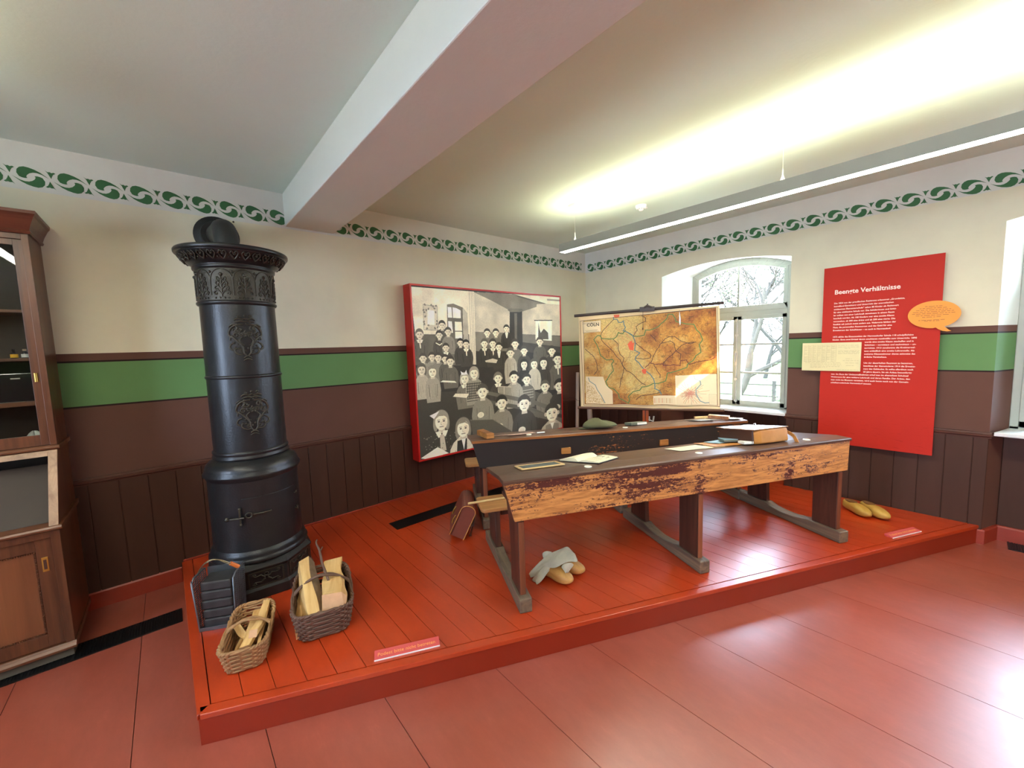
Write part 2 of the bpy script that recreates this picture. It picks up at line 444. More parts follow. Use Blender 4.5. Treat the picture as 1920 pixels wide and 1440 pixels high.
# ---- wainscot, rails, baseboards
def boards_back(x0, x1, z0):
    mb = MB(); e = [-5.03+.1475*k for k in range(-30, 40)]; e = [x0]+[v for v in e if x0 < v < x1]+[x1]
    for a, b_ in zip(e[:-1], e[1:]):
        if b_-a > .006: mb.box((a+.0022, -.013, z0), (b_-.0022, -.0005, .842))
    mb.box((x0, -.006, z0), (x1, -.0004, .842))
    return mb
boards_back(XL, 0, .1).build('trim_1', M_WAINS, bevel=.002, seg=1, kind='structure')
mb = MB()
for y0_, y1_ in ((0, -1.19), (-2.545, -3.87), (-5.225, -6.55), (-7.9, YF)):
    e = [-3.057-.147*k for k in range(-30, 40)]; e = [y0_]+sorted([v for v in e if y1_ < v < y0_], reverse=True)+[y1_]
    for a, b_ in zip(e[:-1], e[1:]):
        if a-b_ > .006: mb.box((-.013, b_+.0022, .1), (-.0005, a-.0022, .842))
    mb.box((-.006, y1_, .1), (-.0004, y0_, .842))
for w in WINS:
    a0 = w['f'][0]+(w['b'][0]-w['f'][0])*.76; b0 = w['f'][1]+(w['b'][1]-w['f'][1])*.76
    e = [a0]; 
    while e[-1]-.148 > b0: e.append(e[-1]-.148)
    e.append(b0)
    for a, b_ in zip(e[:-1], e[1:]):
        if a-b_ > .006: mb.box((.187, b_+.0022, .1), (.1995, a-.0022, .858))
    mb.box((.194, b0, .1), (.1997, a0, .858))
mb.build('trim_2', M_WAINS, bevel=.002, seg=1, kind='structure')
RP = [(0, .838), (.012, .838), (.014, .850), (.026, .856), (.028, .868), (.018, .874), (.016, .884), (0, .886)]
MB().prism([(-p[0]-.0005, p[1]) for p in RP], 'x', XL, 0).build('trim_3', M_RAIL, kind='structure')
mb = MB()
for y0_, y1_ in ((0, -1.19), (-2.545, -3.87), (-5.225, -6.55), (-7.9, YF)):
    mb.prism([(-p[0]-.0005, p[1]) for p in RP], 'y', y0_+.012 if y0_ < 0 else 0, y1_-.012)
for w in WINS:                                              # the rail turns into the window niches
    for s_, i in ((1, 0), (-1, 1)):
        p = Vector((0, w['f'][i], 0)); q = Vector((.26, w['b'][i], 0)); d = (q-p); L = d.length; a = math.atan2(d.y, d.x)
        Mx = Matrix.Translation(p) @ Matrix.Rotation(a, 4, 'Z')
        mb.prism([(-s_*pp[0], pp[1]) for pp in RP], 'x', 0, L, Mx)
mb.build('trim_4', M_RAIL, kind='structure')
BP = [(0, 0), (.018, 0), (.018, .104), (.012, .116), (0, .118)]
MB().prism([(-p[0], p[1]) for p in BP], 'x', XL, -4.76).build('baseboard_back', M_RED, kind='structure')
mb = MB()
for y0_, y1_ in ((-3.845, -3.87), (-5.225, -6.55), (-7.9, YF)): mb.prism([(-p[0], p[1]) for p in BP], 'y', y0_, y1_-.016)
for w in WINS[1:]:
    for s_, i in ((1, 0), (-1, 1)):
        p = Vector((0, w['f'][i], 0)); q = Vector((.26, w['b'][i], 0)); d = (q-p); a = math.atan2(d.y, d.x)
        mb.prism([(-s_*pp[0], pp[1]) for pp in BP], 'x', -.01, d.length*.8, Matrix.Translation(p) @ Matrix.Rotation(a, 4, 'Z'))
    mb.prism([(.187-p[0], p[1]) for p in BP], 'y', w['f'][0]-.05, w['f'][1]+.05)
mb.build('baseboard_right', M_RED, kind='structure')

# ---- stencilled frieze
M_FRZ = plain('frieze_green', srgb(52, 104, 62), .7, var=.06)
UPC = [(-78, 14), (-74, 34), (-58, 48), (-34, 54), (-8, 52), (24, 45), (56, 33), (104, 5), (62, 23), (36, 28), (14, 27), (-6, 20), (-20, 10), (-26, 0), (-21, -8), (-34, -10), (-50, -9), (-66, -4)]
BEL = [(-118, 52), (-104, 44), (-90, 46), (-82, 42), (-68, 46), (-58, 42), (-72, 34), (-80, 22), (-86, 8), (-96, 24), (-104, 38)]
def frieze(name, length, place, zc, phase, skip=None):
    mb = MB(); k = 0; u = phase
    while u < length+.1:
        for sh in (UPC, [(-x, -y) for x, y in UPC], [(x-28, y+0) for x, y in BEL], [(-x-118*2+26, -y) for x, y in BEL]):
            pts = [(u+x*.00071, zc+y*.00104) for x, y in sh]
            if min(p[0] for p in pts) < 0: continue
            cx = sum(p[0] for p in pts)/len(pts)
            if skip and skip[0] < cx < skip[1]: continue
            if max(p[0] for p in pts) > length: continue
            a = [place(p, .0004) for p in pts]; b_ = [place(p, .0014) for p in pts]; n = len(pts)
            mb.add(a+b_, [tuple(range(n, 2*n))]+[(i, (i+1) % n, n+(i+1) % n, n+i) for i in range(n)])
        u += .1632
    return mb.build(name, M_FRZ, kind='structure')
frieze('trim_5', 7.59, lambda p, d: (-7.59+p[0], -d, p[1]), 2.763, (7.59-3.932) % .1632, skip=(7.59-3.9, 7.59-3.49))
frieze('trim_6', 8.55, lambda p, d: (-d, -p[0], p[1]), 2.745, 2.22 % .1632)

# ---- windows
M_FRAME = plain('window_frame_grey', srgb(168, 172, 160), .4, var=.03)
def glass_mat():
    m = bpy.data.materials.new('window_glass'); m.use_nodes = True; nt = m.node_tree; nt.nodes.clear()
    o = N(nt, 'ShaderNodeOutputMaterial'); t = N(nt, 'ShaderNodeBsdfTransparent'); g = N(nt, 'ShaderNodeBsdfGlossy'); g.inputs['Roughness'].default_value = .02
    f = N(nt, 'ShaderNodeFresnel'); f.inputs[0].default_value = 1.35; x = N(nt, 'ShaderNodeMixShader')
    t.inputs[0].default_value = (.96, .98, .98, 1)
    nt.links.new(f.outputs[0], x.inputs[0]); nt.links.new(t.outputs[0], x.inputs[1]); nt.links.new(g.outputs[0], x.inputs[2]); nt.links.new(x.outputs[0], o.inputs[0]); return m
M_GLASS = glass_mat()
M_STEEL = plain('white_metal', srgb(200, 200, 195), .3, metal=.4)
def make_window(n, x, dx, w):
    root = thing('window_%d' % n, None, None); root['kind'] = 'structure'
    a, b_ = w['b']; s = -1.0; A0, A1 = a, b_
    X = lambda t: x+dx*t
    def bx(mb, t0, t1, y0, y1, z0, z1):
        mb.box((min(X(t0), X(t1)), min(y0, y1), z0), (max(X(t0), X(t1)), max(y0, y1), z1))
    def ring(mb, t0, t1, o, i, zb0, zb1, so, si):
        # arch-topped ring ; o/i outer and inner inset from opening, zb bottoms, s = drop from the arch
        S = 14; L = []
        for ins, zb, dr in ((o, zb0, so), (i, zb1, si)):
            y0 = A0-ins; y1 = A1+ins; pts = [(y0, zb)]+[(y0+(y1-y0)*k/S, arch_z(y0+(y1-y0)*k/S, A0, A1, 2.43, .125)-dr) for k in range(S+1)]+[(y1, zb)]
            L.append(pts)
        for k in range(len(L[0])-1):
            p, q, r, u = L[0][k], L[0][k+1], L[1][k+1], L[1][k]
            mb.hexa([(X(t0), *p), (X(t0), *q), (X(t0), *r), (X(t0), *u)], [(X(t1), *p), (X(t1), *q), (X(t1), *r), (X(t1), *u)])
    mb = MB(); ring(mb, .262, .325, 0.0, .05, .88, .88, 0, .05)
    bx(mb, .262, .325, A0, A1, .862, .912); bx(mb, .258, .33, A0-.04, A1+.04, 1.905, 1.975)
    mb.build('window_frame', M_FRAME, root, bevel=.004)
    mb = MB(); ring(mb, .255, .30, .045, .085, 1.97, 2.03, .045, .085); bx(mb, .255, .30, A0-.045, A1+.045, 1.965, 2.03); c = (A0+A1)/2
    bx(mb, .26, .29, c-.011, c+.011, 2.02, 2.47); mb.build('fanlight_sash', M_FRAME, root, bevel=.003)
    for s0, s1 in ((A0-.045, c+.002), (c-.002, A1+.045)):
        mb = MB(); st = .042
        bx(mb, .255, .30, s0, s0-st, .905, 1.915); bx(mb, .255, .30, s1, s1+st, .905, 1.915)
        bx(mb, .255, .30, s0, s1, .905, .955); bx(mb, .255, .30, s0, s1, 1.875, 1.915)
        for z in (1.275, 1.596): bx(mb, .262, .292, s0, s1, z-.011, z+.011)
        cas = mb.build('casement', M_FRAME, root, bevel=.003)
        mb = MB(); bx(mb, .276, .279, s0-st, s1+st, .95, 1.88); mb.build('pane', M_GLASS, cas)
    mb = MB()
    S = 10; y0, y1 = A0-.08, A1+.08; top = [(X(.277), y0+(y1-y0)*k/S, arch_z(y0+(y1-y0)*k/S, A0, A1, 2.43, .125)-.08) for k in range(S+1)]
    for k in range(S): mb.add([(X(.277), top[k][1], 2.02), (X(.277), top[k+1][1], 2.02), top[k+1], top[k]], [(0, 1, 2, 3)])
    mb.build('fanlight_pane', M_GLASS, root)
    mb = MB(); mb.tube([(X(.243), c, .93), (X(.243), c, 1.89)], .006, 8); mb.box((X(.238)-.006, c-.012, 1.36), (X(.238)+.006, c+.012, 1.52))
    mb.tube([(X(.238), c, 1.50), (X(.215), c+.004, 1.50), (X(.213), c+.008, 1.40)], .007, 8)
    for z in (.95, 1.2, 1.7, 1.87): mb.box((X(.238)-.008, c-.014, z-.012), (X(.25)+.004, c+.014, z+.012))
    mb.build('espagnolette_bolt', M_STEEL, root)
    f0 = w['f'][0]; f1 = w['f'][1]
    mb = MB(); mb.prism([(X(-.028), f0-.02), (X(-.028), f1+.004), (X(.262), A1), (X(.262), A0)], 'z', .864, .894)
    mb.build('window_sill', M_WHITE, root, bevel=.006)
    mb = MB(); bx(mb, .325, .56, A0+.02, A1-.02, .80, .87); mb.build('outer_sill', M_WHITE, root)
    return root
for i, w in enumerate(WINS): make_window(i+1, 0.0, 1, w)
for i, w in enumerate(WL): make_window(i+4, XL, -1, w)
# ============================================================ STOVE
M_IRON = plain('cast_iron', srgb(50, 50, 52), .33, metal=.6, var=.18, scale=6, bstr=.25, bscale=90)
M_IRON2 = plain('cast_iron_ornament', srgb(62, 58, 50), .38, metal=.45, var=.2, scale=30, bstr=.5, bscale=160)
M_PIPE = plain('stove_pipe', srgb(48, 50, 50), .5, metal=.3, var=.15, scale=8, bstr=.2)
SX, SY = -4.336, -.66
st = thing('cylindrical_stove', 'tall black cast iron cylindrical stove with ornate collar and relief medallions', 'stove', (SX, SY, HP))
Z0 = HP
def zz(z): return z-Z0
# octagonal plinth
def octa(ap, z, off=math.radians(-4)):
    R = ap/math.cos(PI/8); return [(R*math.cos(PI/8+k*PI/4+off), R*math.sin(PI/8+k*PI/4+off), z) for k in range(8)]
mb = MB(); prof = [(.292, 0.002), (.292, .060), (.284, .070), (.278, .078), (.278, .175), (.284, .185), (.288, .195), (.270, .215), (.262, .225)]
mb.loft([octa(a, z) for a, z in prof], smooth=False); mb.build('plinth', M_IRON, st, bevel=.003)
mb = MB()
for k in range(8):
    a = -PI/2+k*PI/4-math.radians(4)
    Mx = Matrix.Rotation(a+PI/2, 4, 'Z') @ Matrix.Translation((0, -.279, .126))
    w_, h_ = .092, .046
    for p, q in (((-w_, -h_), (w_, -h_)), ((w_, -h_), (w_, h_)), ((w_, h_), (-w_, h_)), ((-w_, h_), (-w_, -h_))):
        mb.bar(Mx @ Vector((p[0], 0, p[1])), Mx @ Vector((q[0], 0, q[1])), .008, .006, up=Mx.to_3x3() @ Vector((0, 1, 0)))
    for sx in (-1, 1):
        for sz in (-1, 1):
            pts = []
            for t in range(15):
                u = t/14; pts.append(Mx @ Vector((sx*(.008+.055*u+.006*math.sin(u*9)), -.002, sz*(.004+.026*u+.010*math.sin(u*PI*1.6)))))
            mb.tube(pts, [.0045-.0025*t/14 for t in range(15)], 6)
            c = (sx*.064, sz*.027); pts = [Mx @ Vector((c[0]+.011*(1-t/12*.7)*math.cos(t*.7)*sx, -.002, c[1]+.009*(1-t/12*.7)*math.sin(t*.7)*sz)) for t in range(12)]
            mb.tube(pts, .003, 5)
    mb.tube([Mx @ Vector((.011*math.cos(t*PI/6), -.002, .022+.011*math.sin(t*PI/6))) for t in range(12)], .003, 5, closed=True)
mb.build('plinth_ornament', M_IRON2, st)
MB().lathe([(.262, .222), (.280, .228), (.284, .240), (.276, .252), (.270, .262), (.272, .272), (.262, .288), (.256, .300)], 64).build('base_moulding', M_IRON, st)
MB().lathe([(.256, .296), (.2545, .32), (.2545, .735), (.256, .745)], 72, caps=False).build('firebox_drum', M_IRON, st)
MB().lathe([(.255, .738), (.262, .746), (.264, .754), (.272, .762), (.273, .775), (.262, .790), (.262, .800), (.255, .822), (.238, .842), (.222, .850), (.216, .856), (.206, .862)], 72, caps=False).build('shoulder', M_IRON, st)
MB().lathe([(.203, .860), (.214, .866), (.216, .876), (.207, .884), (.207, .892), (.213, .898), (.213, .908), (.205, .916)], 72, caps=False).build('lower_ring', M_IRON, st)
MB().lathe([(.2045, .912), (.2035, 1.372), (.2035, 1.38)], 72, caps=False).build('lower_shaft', M_IRON, st)
MB().lathe([(.203, 1.368), (.209, 1.372), (.211, 1.379), (.208, 1.386), (.203, 1.39)], 72, caps=False).build('middle_ring', M_IRON, st)
MB().lathe([(.2035, 1.386), (.2015, 1.82), (.2015, 1.83)], 72, caps=False).build('upper_shaft', M_IRON, st)
MB().lathe([(.202, 1.816), (.210, 1.820), (.215, 1.828), (.214, 1.836), (.206, 1.842)], 72, caps=False).build('upper_ring', M_IRON, st)

def on_cyl(r, a0, z0):       # (u metres along the surface, v up, d out)
    return lambda u, v, d=0.0: Vector(((r+d)*math.cos(a0+u/r), (r+d)*math.sin(a0+u/r), z0+v))
def scroll(P, cx, cy, r, turns, sgn, start, mb, w=.004, d=.002, n=20):
    pts = []
    for t in range(n):
        u = t/(n-1); a = start+sgn*turns*2*PI*u; rr = r*(1-.75*u); pts.append(P(cx+rr*math.cos(a), cy+rr*math.sin(a), d))
    mb.tube(pts, [1.35*w*(1-.4*t/(n-1)) for t in range(n)], 6)
def curve(P, pts, mb, w=.004, d=.002, n=18):
    # Catmull-Rom through pts
    q = [pts[0]]+list(pts)+[pts[-1]]; out = []
    for i in range(1, len(q)-2):
        for s_ in range(6):
            t = s_/6; a, b_, c, e = q[i-1], q[i], q[i+1], q[i+2]
            out.append(tuple(.5*((2*b_[k])+(-a[k]+c[k])*t+(2*a[k]-5*b_[k]+4*c[k]-e[k])*t*t+(-a[k]+3*b_[k]-3*c[k]+e[k])*t**3) for k in (0, 1)))
    out.append(q[-2]); m = len(out)
    mb.tube([P(x, y, d) for x, y in out], [1.35*w*(1-.35*abs(2*i/(m-1)-1)) for i in range(m)], 6)
def medallion(zc, r):
    mb = MB(); P = on_cyl(r, -PI/2, zc)
    for s_ in (-1, 1):
        curve(P, [(0, -.118), (s_*.018, -.095), (s_*.022, -.06), (s_*.05, -.02), (s_*.075, .005), (s_*.082, -.02)], mb, .005)
        curve(P, [(s_*.01, .075), (s_*.045, .072), (s_*.075, .05), (s_*.086, .015), (s_*.07, -.005)], mb, .0055)
        curve(P, [(s_*.084, .06), (s_*.06, .075), (s_*.04, .055), (s_*.052, .035), (s_*.035, .02)], mb, .0045)
        curve(P, [(s_*.012, -.10), (s_*.04, -.105), (s_*.062, -.09), (s_*.058, -.068), (s_*.04, -.072)], mb, .0045)
        curve(P, [(s_*.06, -.03), (s_*.08, -.045), (s_*.086, -.065), (s_*.07, -.078), (s_*.058, -.06)], mb, .0045)
        curve(P, [(s_*.018, .0), (s_*.035, -.02), (s_*.028, -.042), (s_*.012, -.05)], mb, .004)
        curve(P, [(s_*.055, .1), (s_*.035, .112), (s_*.015, .105), (0, .112)], mb, .0045)
        curve(P, [(s_*.05, .088), (s_*.02, .095), (0, .09)], mb, .005)
        scroll(P, s_*.034, .048, .016, 1.2, s_, 0, mb, .004); scroll(P, s_*.05, .012, .015, 1.2, -s_, 1, mb, .004)
        scroll(P, s_*.03, .122, .008, 1, s_, 0, mb, .003); scroll(P, s_*.03, -.085, .012, 1.2, s_, 2, mb, .0035)
        scroll(P, s_*.022, .018, .012, 1.1, -s_, 2, mb, .0035)
    for k in range(5):
        a = PI/2+k*2*PI/5; scroll(P, .012*math.cos(a), .018+.012*math.sin(a), .007, 1, 1, a, mb, .0032)
    c = P(0, .018, .002); mb.sphere(c, .008); c = P(0, .128, .002); mb.sphere(c, .007)
    curve(P, [(-.02, -.128), (0, -.116), (.02, -.128)], mb, .005); curve(P, [(-.022, -.142), (0, -.132), (.022, -.142)], mb, .004)
    for i in range(26):
        a = 2*PI*i/26; c = P(.07*math.cos(a)*(1 if i % 2 else .8), .005+.088*math.sin(a)*(1 if i % 2 else .84), .0)
        mb.sphere(c, .0062, 7, 5)
    return mb
medallion(1.621, .2025).build('medallion', M_IRON2, st)
medallion(1.160, .2035).build('medallion', M_IRON2, st)
# arched relief collar
MB().lathe([(.2065, 1.838), (.2065, 2.032)], 72, caps=False).build('collar', M_IRON2, st)
mb = MB(); NA = 11
for k in range(NA):
    P = on_cyl(.2065, -PI/2+.09+k*2*PI/NA, 1.84); hw = .2065*PI/NA
    arc = [(hw*math.cos(t*PI/12), .115+.068*math.sin(t*PI/12)) for t in range(13)]
    mb.tube([P(x, y, .001) for x, y in [(hw, .03)]+arc+[(-hw, .03)]], .0035, 6)
    curve(P, [(0, .02), (0, .09), (0, .15)], mb, .003)
    for s_ in (-1, 1):
        for j, y in enumerate((.035, .062, .088, .112)):
            curve(P, [(0, y), (s_*.02, y+.022), (s_*(.042-.006*j), y+.012), (s_*(.036-.006*j), y-.004)], mb, .0034)
            scroll(P, s_*(.032-.005*j), y+.002, .007, 1, s_, 1, mb, .0025, n=9)
    mb.sphere(P(0, .150, 0), .011, 8, 6, (1, 1, 1)); mb.sphere(P(hw, .165, 0), .008, 8, 6)
    for x in (-.035, -.012, .012, .035): mb.sphere(P(x, .014, 0), .006, 7, 5)
mb.build('collar_relief', M_IRON2, st)
MB().lathe([(.207, 2.028), (.218, 2.034), (.220, 2.046), (.214, 2.052), (.222, 2.058), (.236, 2.066), (.243, 2.072), (.262, 2.098), (.282, 2.118), (.287, 2.124), (.287, 2.130)], 72, caps=False).build('cornice', M_IRON, st)
mb = MB(); NL = 30
for k in range(NL):
    a = 2*PI*k/NL; da = 2*PI/NL
    def Q(t, v, d=.003, a=a): r = .247+.034*v; return Vector(((r+d)*math.cos(a+t*da), (r+d)*math.sin(a+t*da), 2.074+.044*v-.002))
    for s_ in (-1, 1):
        mb.tube([Q(0, .0), Q(s_*.22, .3), Q(s_*.36, .65), Q(s_*.2, .95), Q(s_*.05, .8), Q(s_*.12, .55)], [.004, .005, .0045, .004, .0035, .002], 6)
    mb.sphere(Q(0, .55, .004), .0065, 6, 5); mb.sphere(Q(.5, .25, .003), .005, 6, 5)
mb.build('cornice_relief', M_IRON2, st)
MB().lathe([(.285, 2.124), (.297, 2.127), (.301, 2.134), (.301, 2.146), (.297, 2.152), (.02, 2.158)], 72).build('top_plate', M_IRON, st)
# fire door
mb = MB(); r = .2545
def cpatch(mb, r0, r1, a0, a1, z0, z1, n=18):
    vs = []
    for i in range(n+1):
        a = a0+(a1-a0)*i/n; c, s_ = math.cos(a), math.sin(a)
        vs += [(r0*c, r0*s_, z0), (r1*c, r1*s_, z0), (r1*c, r1*s_, z1), (r0*c, r0*s_, z1)]
    fs = [(0, 1, 2, 3), tuple(4*n+k for k in (3, 2, 1, 0))]
    for i in range(n):
        for k in range(4): fs.append((4*i+k, 4*i+4+k, 4*i+4+(k+1) % 4, 4*i+(k+1) % 4))
    mb.add(vs, fs); return mb
A = lambda d: math.radians(-90+d)
cpatch(mb, r-.002, r+.0035, A(-25), A(49), .425, .638)
door = mb.build('fire_door', M_IRON, st, bevel=.0015)
P = on_cyl(r, -PI/2, .535)
mb = MB(); c = r*math.radians(1)
mb.tube([P(c*v, 0, .014) for v in (8, -2, -12)], .006, 8)
mb.tube([P(c*-17+.016*math.cos(t*PI/8), .016*math.sin(t*PI/8), .014) for t in range(16)], .004, 6, closed=True)
mb.bar(P(c*-27, .045, .016), P(c*-27, -.050, .016), .012, .010); mb.sphere(P(c*-27, .048, .016), .008); mb.sphere(P(c*-27, -.052, .016), .008)
mb.tube([P(c*v, -.01+.003*math.sin(v), .020) for v in (-22, -28, -34, -39)], [.006, .007, .006, .005], 8)
mb.sphere(P(c*-42, -.012, .022), .013); mb.sphere(P(c*8, 0, .012), .007)
mb.build('latch', M_IRON2, st)
for z in (.585, .48):
    mb = MB(); P2 = on_cyl(r, A(52), z)
    mb.tube([P2(0, -.012, .008), P2(0, .012, .008)], .007, 8); mb.tube([P2(-.02, 0, .006), P2(.014, 0, .006)], .005, 8); mb.build('hinge', M_IRON2, st)
# flue elbow and wall collar
fl_ = [(-.014, .14, 2.13), (-.014, .14, 2.20)]
for t in range(9):
    a = PI/2*t/8; fl_.append((-.014, .14+.14*(1-math.cos(a)), 2.22+.14*math.sin(a)))
fl_ += [(-.014, .33, 2.362), (-.014, .60, 2.402), (-.014, .63, 2.402)]
mb = MB(); mb.tube(fl_, .070, 28); mb.build('flue_pipe', M_PIPE, st)
mb = MB(); mb.tube([(-.014, .60, 2.402), (-.014, .63, 2.402), (-.014, .642, 2.402), (-.014, .652, 2.402)], [.10, .105, .142, .142], 40); mb.build('wall_collar', M_PIPE, st)
mb = MB()
for sx in (-1, 1): mb.sphere((-.014+sx*.05, .16, 2.395-.0), .006)
mb.tube([(-.014-.05, .152, 2.36), (-.014, .142, 2.352), (-.014+.05, .152, 2.36)], .002, 5)
mb.build('pipe_screws', M_IRON2, st)
# printed picture outlines, in fractions of the print
FIGS = [(0.03, 0.2725, 0.0193, 0.0288, 0.3, 0.35, 'w'), (0.1535, 0.2192, 0.018, 0.0257, 0.28, 0.2, ''), (0.1352, 0.2772, 0.0173, 0.0248, 0.25, 0.2, 'b'), (0.1861, 0.2582, 0.0179, 0.0252, 0.45, 0.25, ''), (0.169, 0.353, 0.0178, 0.0253, 0.25, 0.2, 'w'), (0.255, 0.3255, 0.0181, 0.025, 0.2, 0.12, ''), (0.2889, 0.335, 0.0192, 0.0262, 0.2, 0.12, 'w'), (0.0417, 0.4096, 0.018, 0.0267, 0.5, 0.25, ''), (0.0893, 0.4039, 0.0175, 0.0255, 0.5, 0.22, ''), (0.1229, 0.4097, 0.019, 0.0275, 0.45, 0.22, ''), (0.1612, 0.4201, 0.0178, 0.0253, 0.3, 0.2, ''), (0.1904, 0.4362, 0.0217, 0.0306, 0.33, 0.2, 'B'), (0.0313, 0.4738, 0.0217, 0.0323, 0.62, 0.3, 'g'), (0.0883, 0.4906, 0.0232, 0.0338, 0.55, 0.45, 'g'), (0.4271, 0.2656, 0.0195, 0.0254, 0.38, 0.2, ''), (0.4864, 0.2657, 0.0202, 0.0259, 0.36, 0.2, ''), (0.5622, 0.2376, 0.0196, 0.0246, 0.18, 0.15, 'W'), (0.4057, 0.3333, 0.0214, 0.028, 0.17, 0.3, 'w'), (0.4625, 0.3347, 0.0221, 0.0286, 0.2, 0.2, 'w'), (0.5036, 0.359, 0.0219, 0.028, 0.2, 0.18, 'W'), (0.622, 0.3413, 0.0258, 0.0319, 0.36, 0.22, ''), (0.6896, 0.3913, 0.0253, 0.0306, 0.22, 0.25, ''), (0.8182, 0.3297, 0.0262, 0.0306, 0.3, 0.25, ''), (0.9197, 0.4001, 0.0306, 0.0348, 0.24, 0.2, ''), (0.5853, 0.4018, 0.0262, 0.0326, 0.6, 0.3, 'L'), (0.9714, 0.4641, 0.0382, 0.0428, 0.32, 0.15, 'w'), (0.6865, 0.4854, 0.0277, 0.0338, 0.15, 0.15, 'g'), (0.846, 0.4853, 0.033, 0.0384, 0.2, 0.2, 'g'), (0.7667, 0.4885, 0.0299, 0.0355, 0.66, 0.3, 'g'), (0.2712, 0.5492, 0.0255, 0.0352, 0.38, 0.6, 'R'), (0.3316, 0.5189, 0.0278, 0.0376, 0.5, 0.55, 'K'), (0.4901, 0.565, 0.0277, 0.0358, 0.22, 0.4, 'w'), (0.7031, 0.5948, 0.0314, 0.0381, 0.35, 0.18, 's'), (0.6057, 0.5708, 0.0321, 0.0399, 0.55, 0.15, 'O'), (0.8532, 0.6616, 0.036, 0.0419, 0.4, 0.3, ''), (0.9818, 0.6702, 0.0434, 0.0489, 0.2, 0.15, ''), (0.3814, 0.644, 0.0343, 0.0458, 0.45, 0.25, ''), (0.5099, 0.7362, 0.0372, 0.0479, 0.45, 0.15, ''), (0.6787, 0.7653, 0.0459, 0.0564, 0.22, 0.22, ''), (0.9098, 0.8688, 0.058, 0.0667, 0.6, 0.2, 'v'), (0.1237, 0.7904, 0.0398, 0.0579, 0.2, 0.5, 'T'), (0.2496, 0.8579, 0.042, 0.0587, 0.75, 0.45, 'V')]
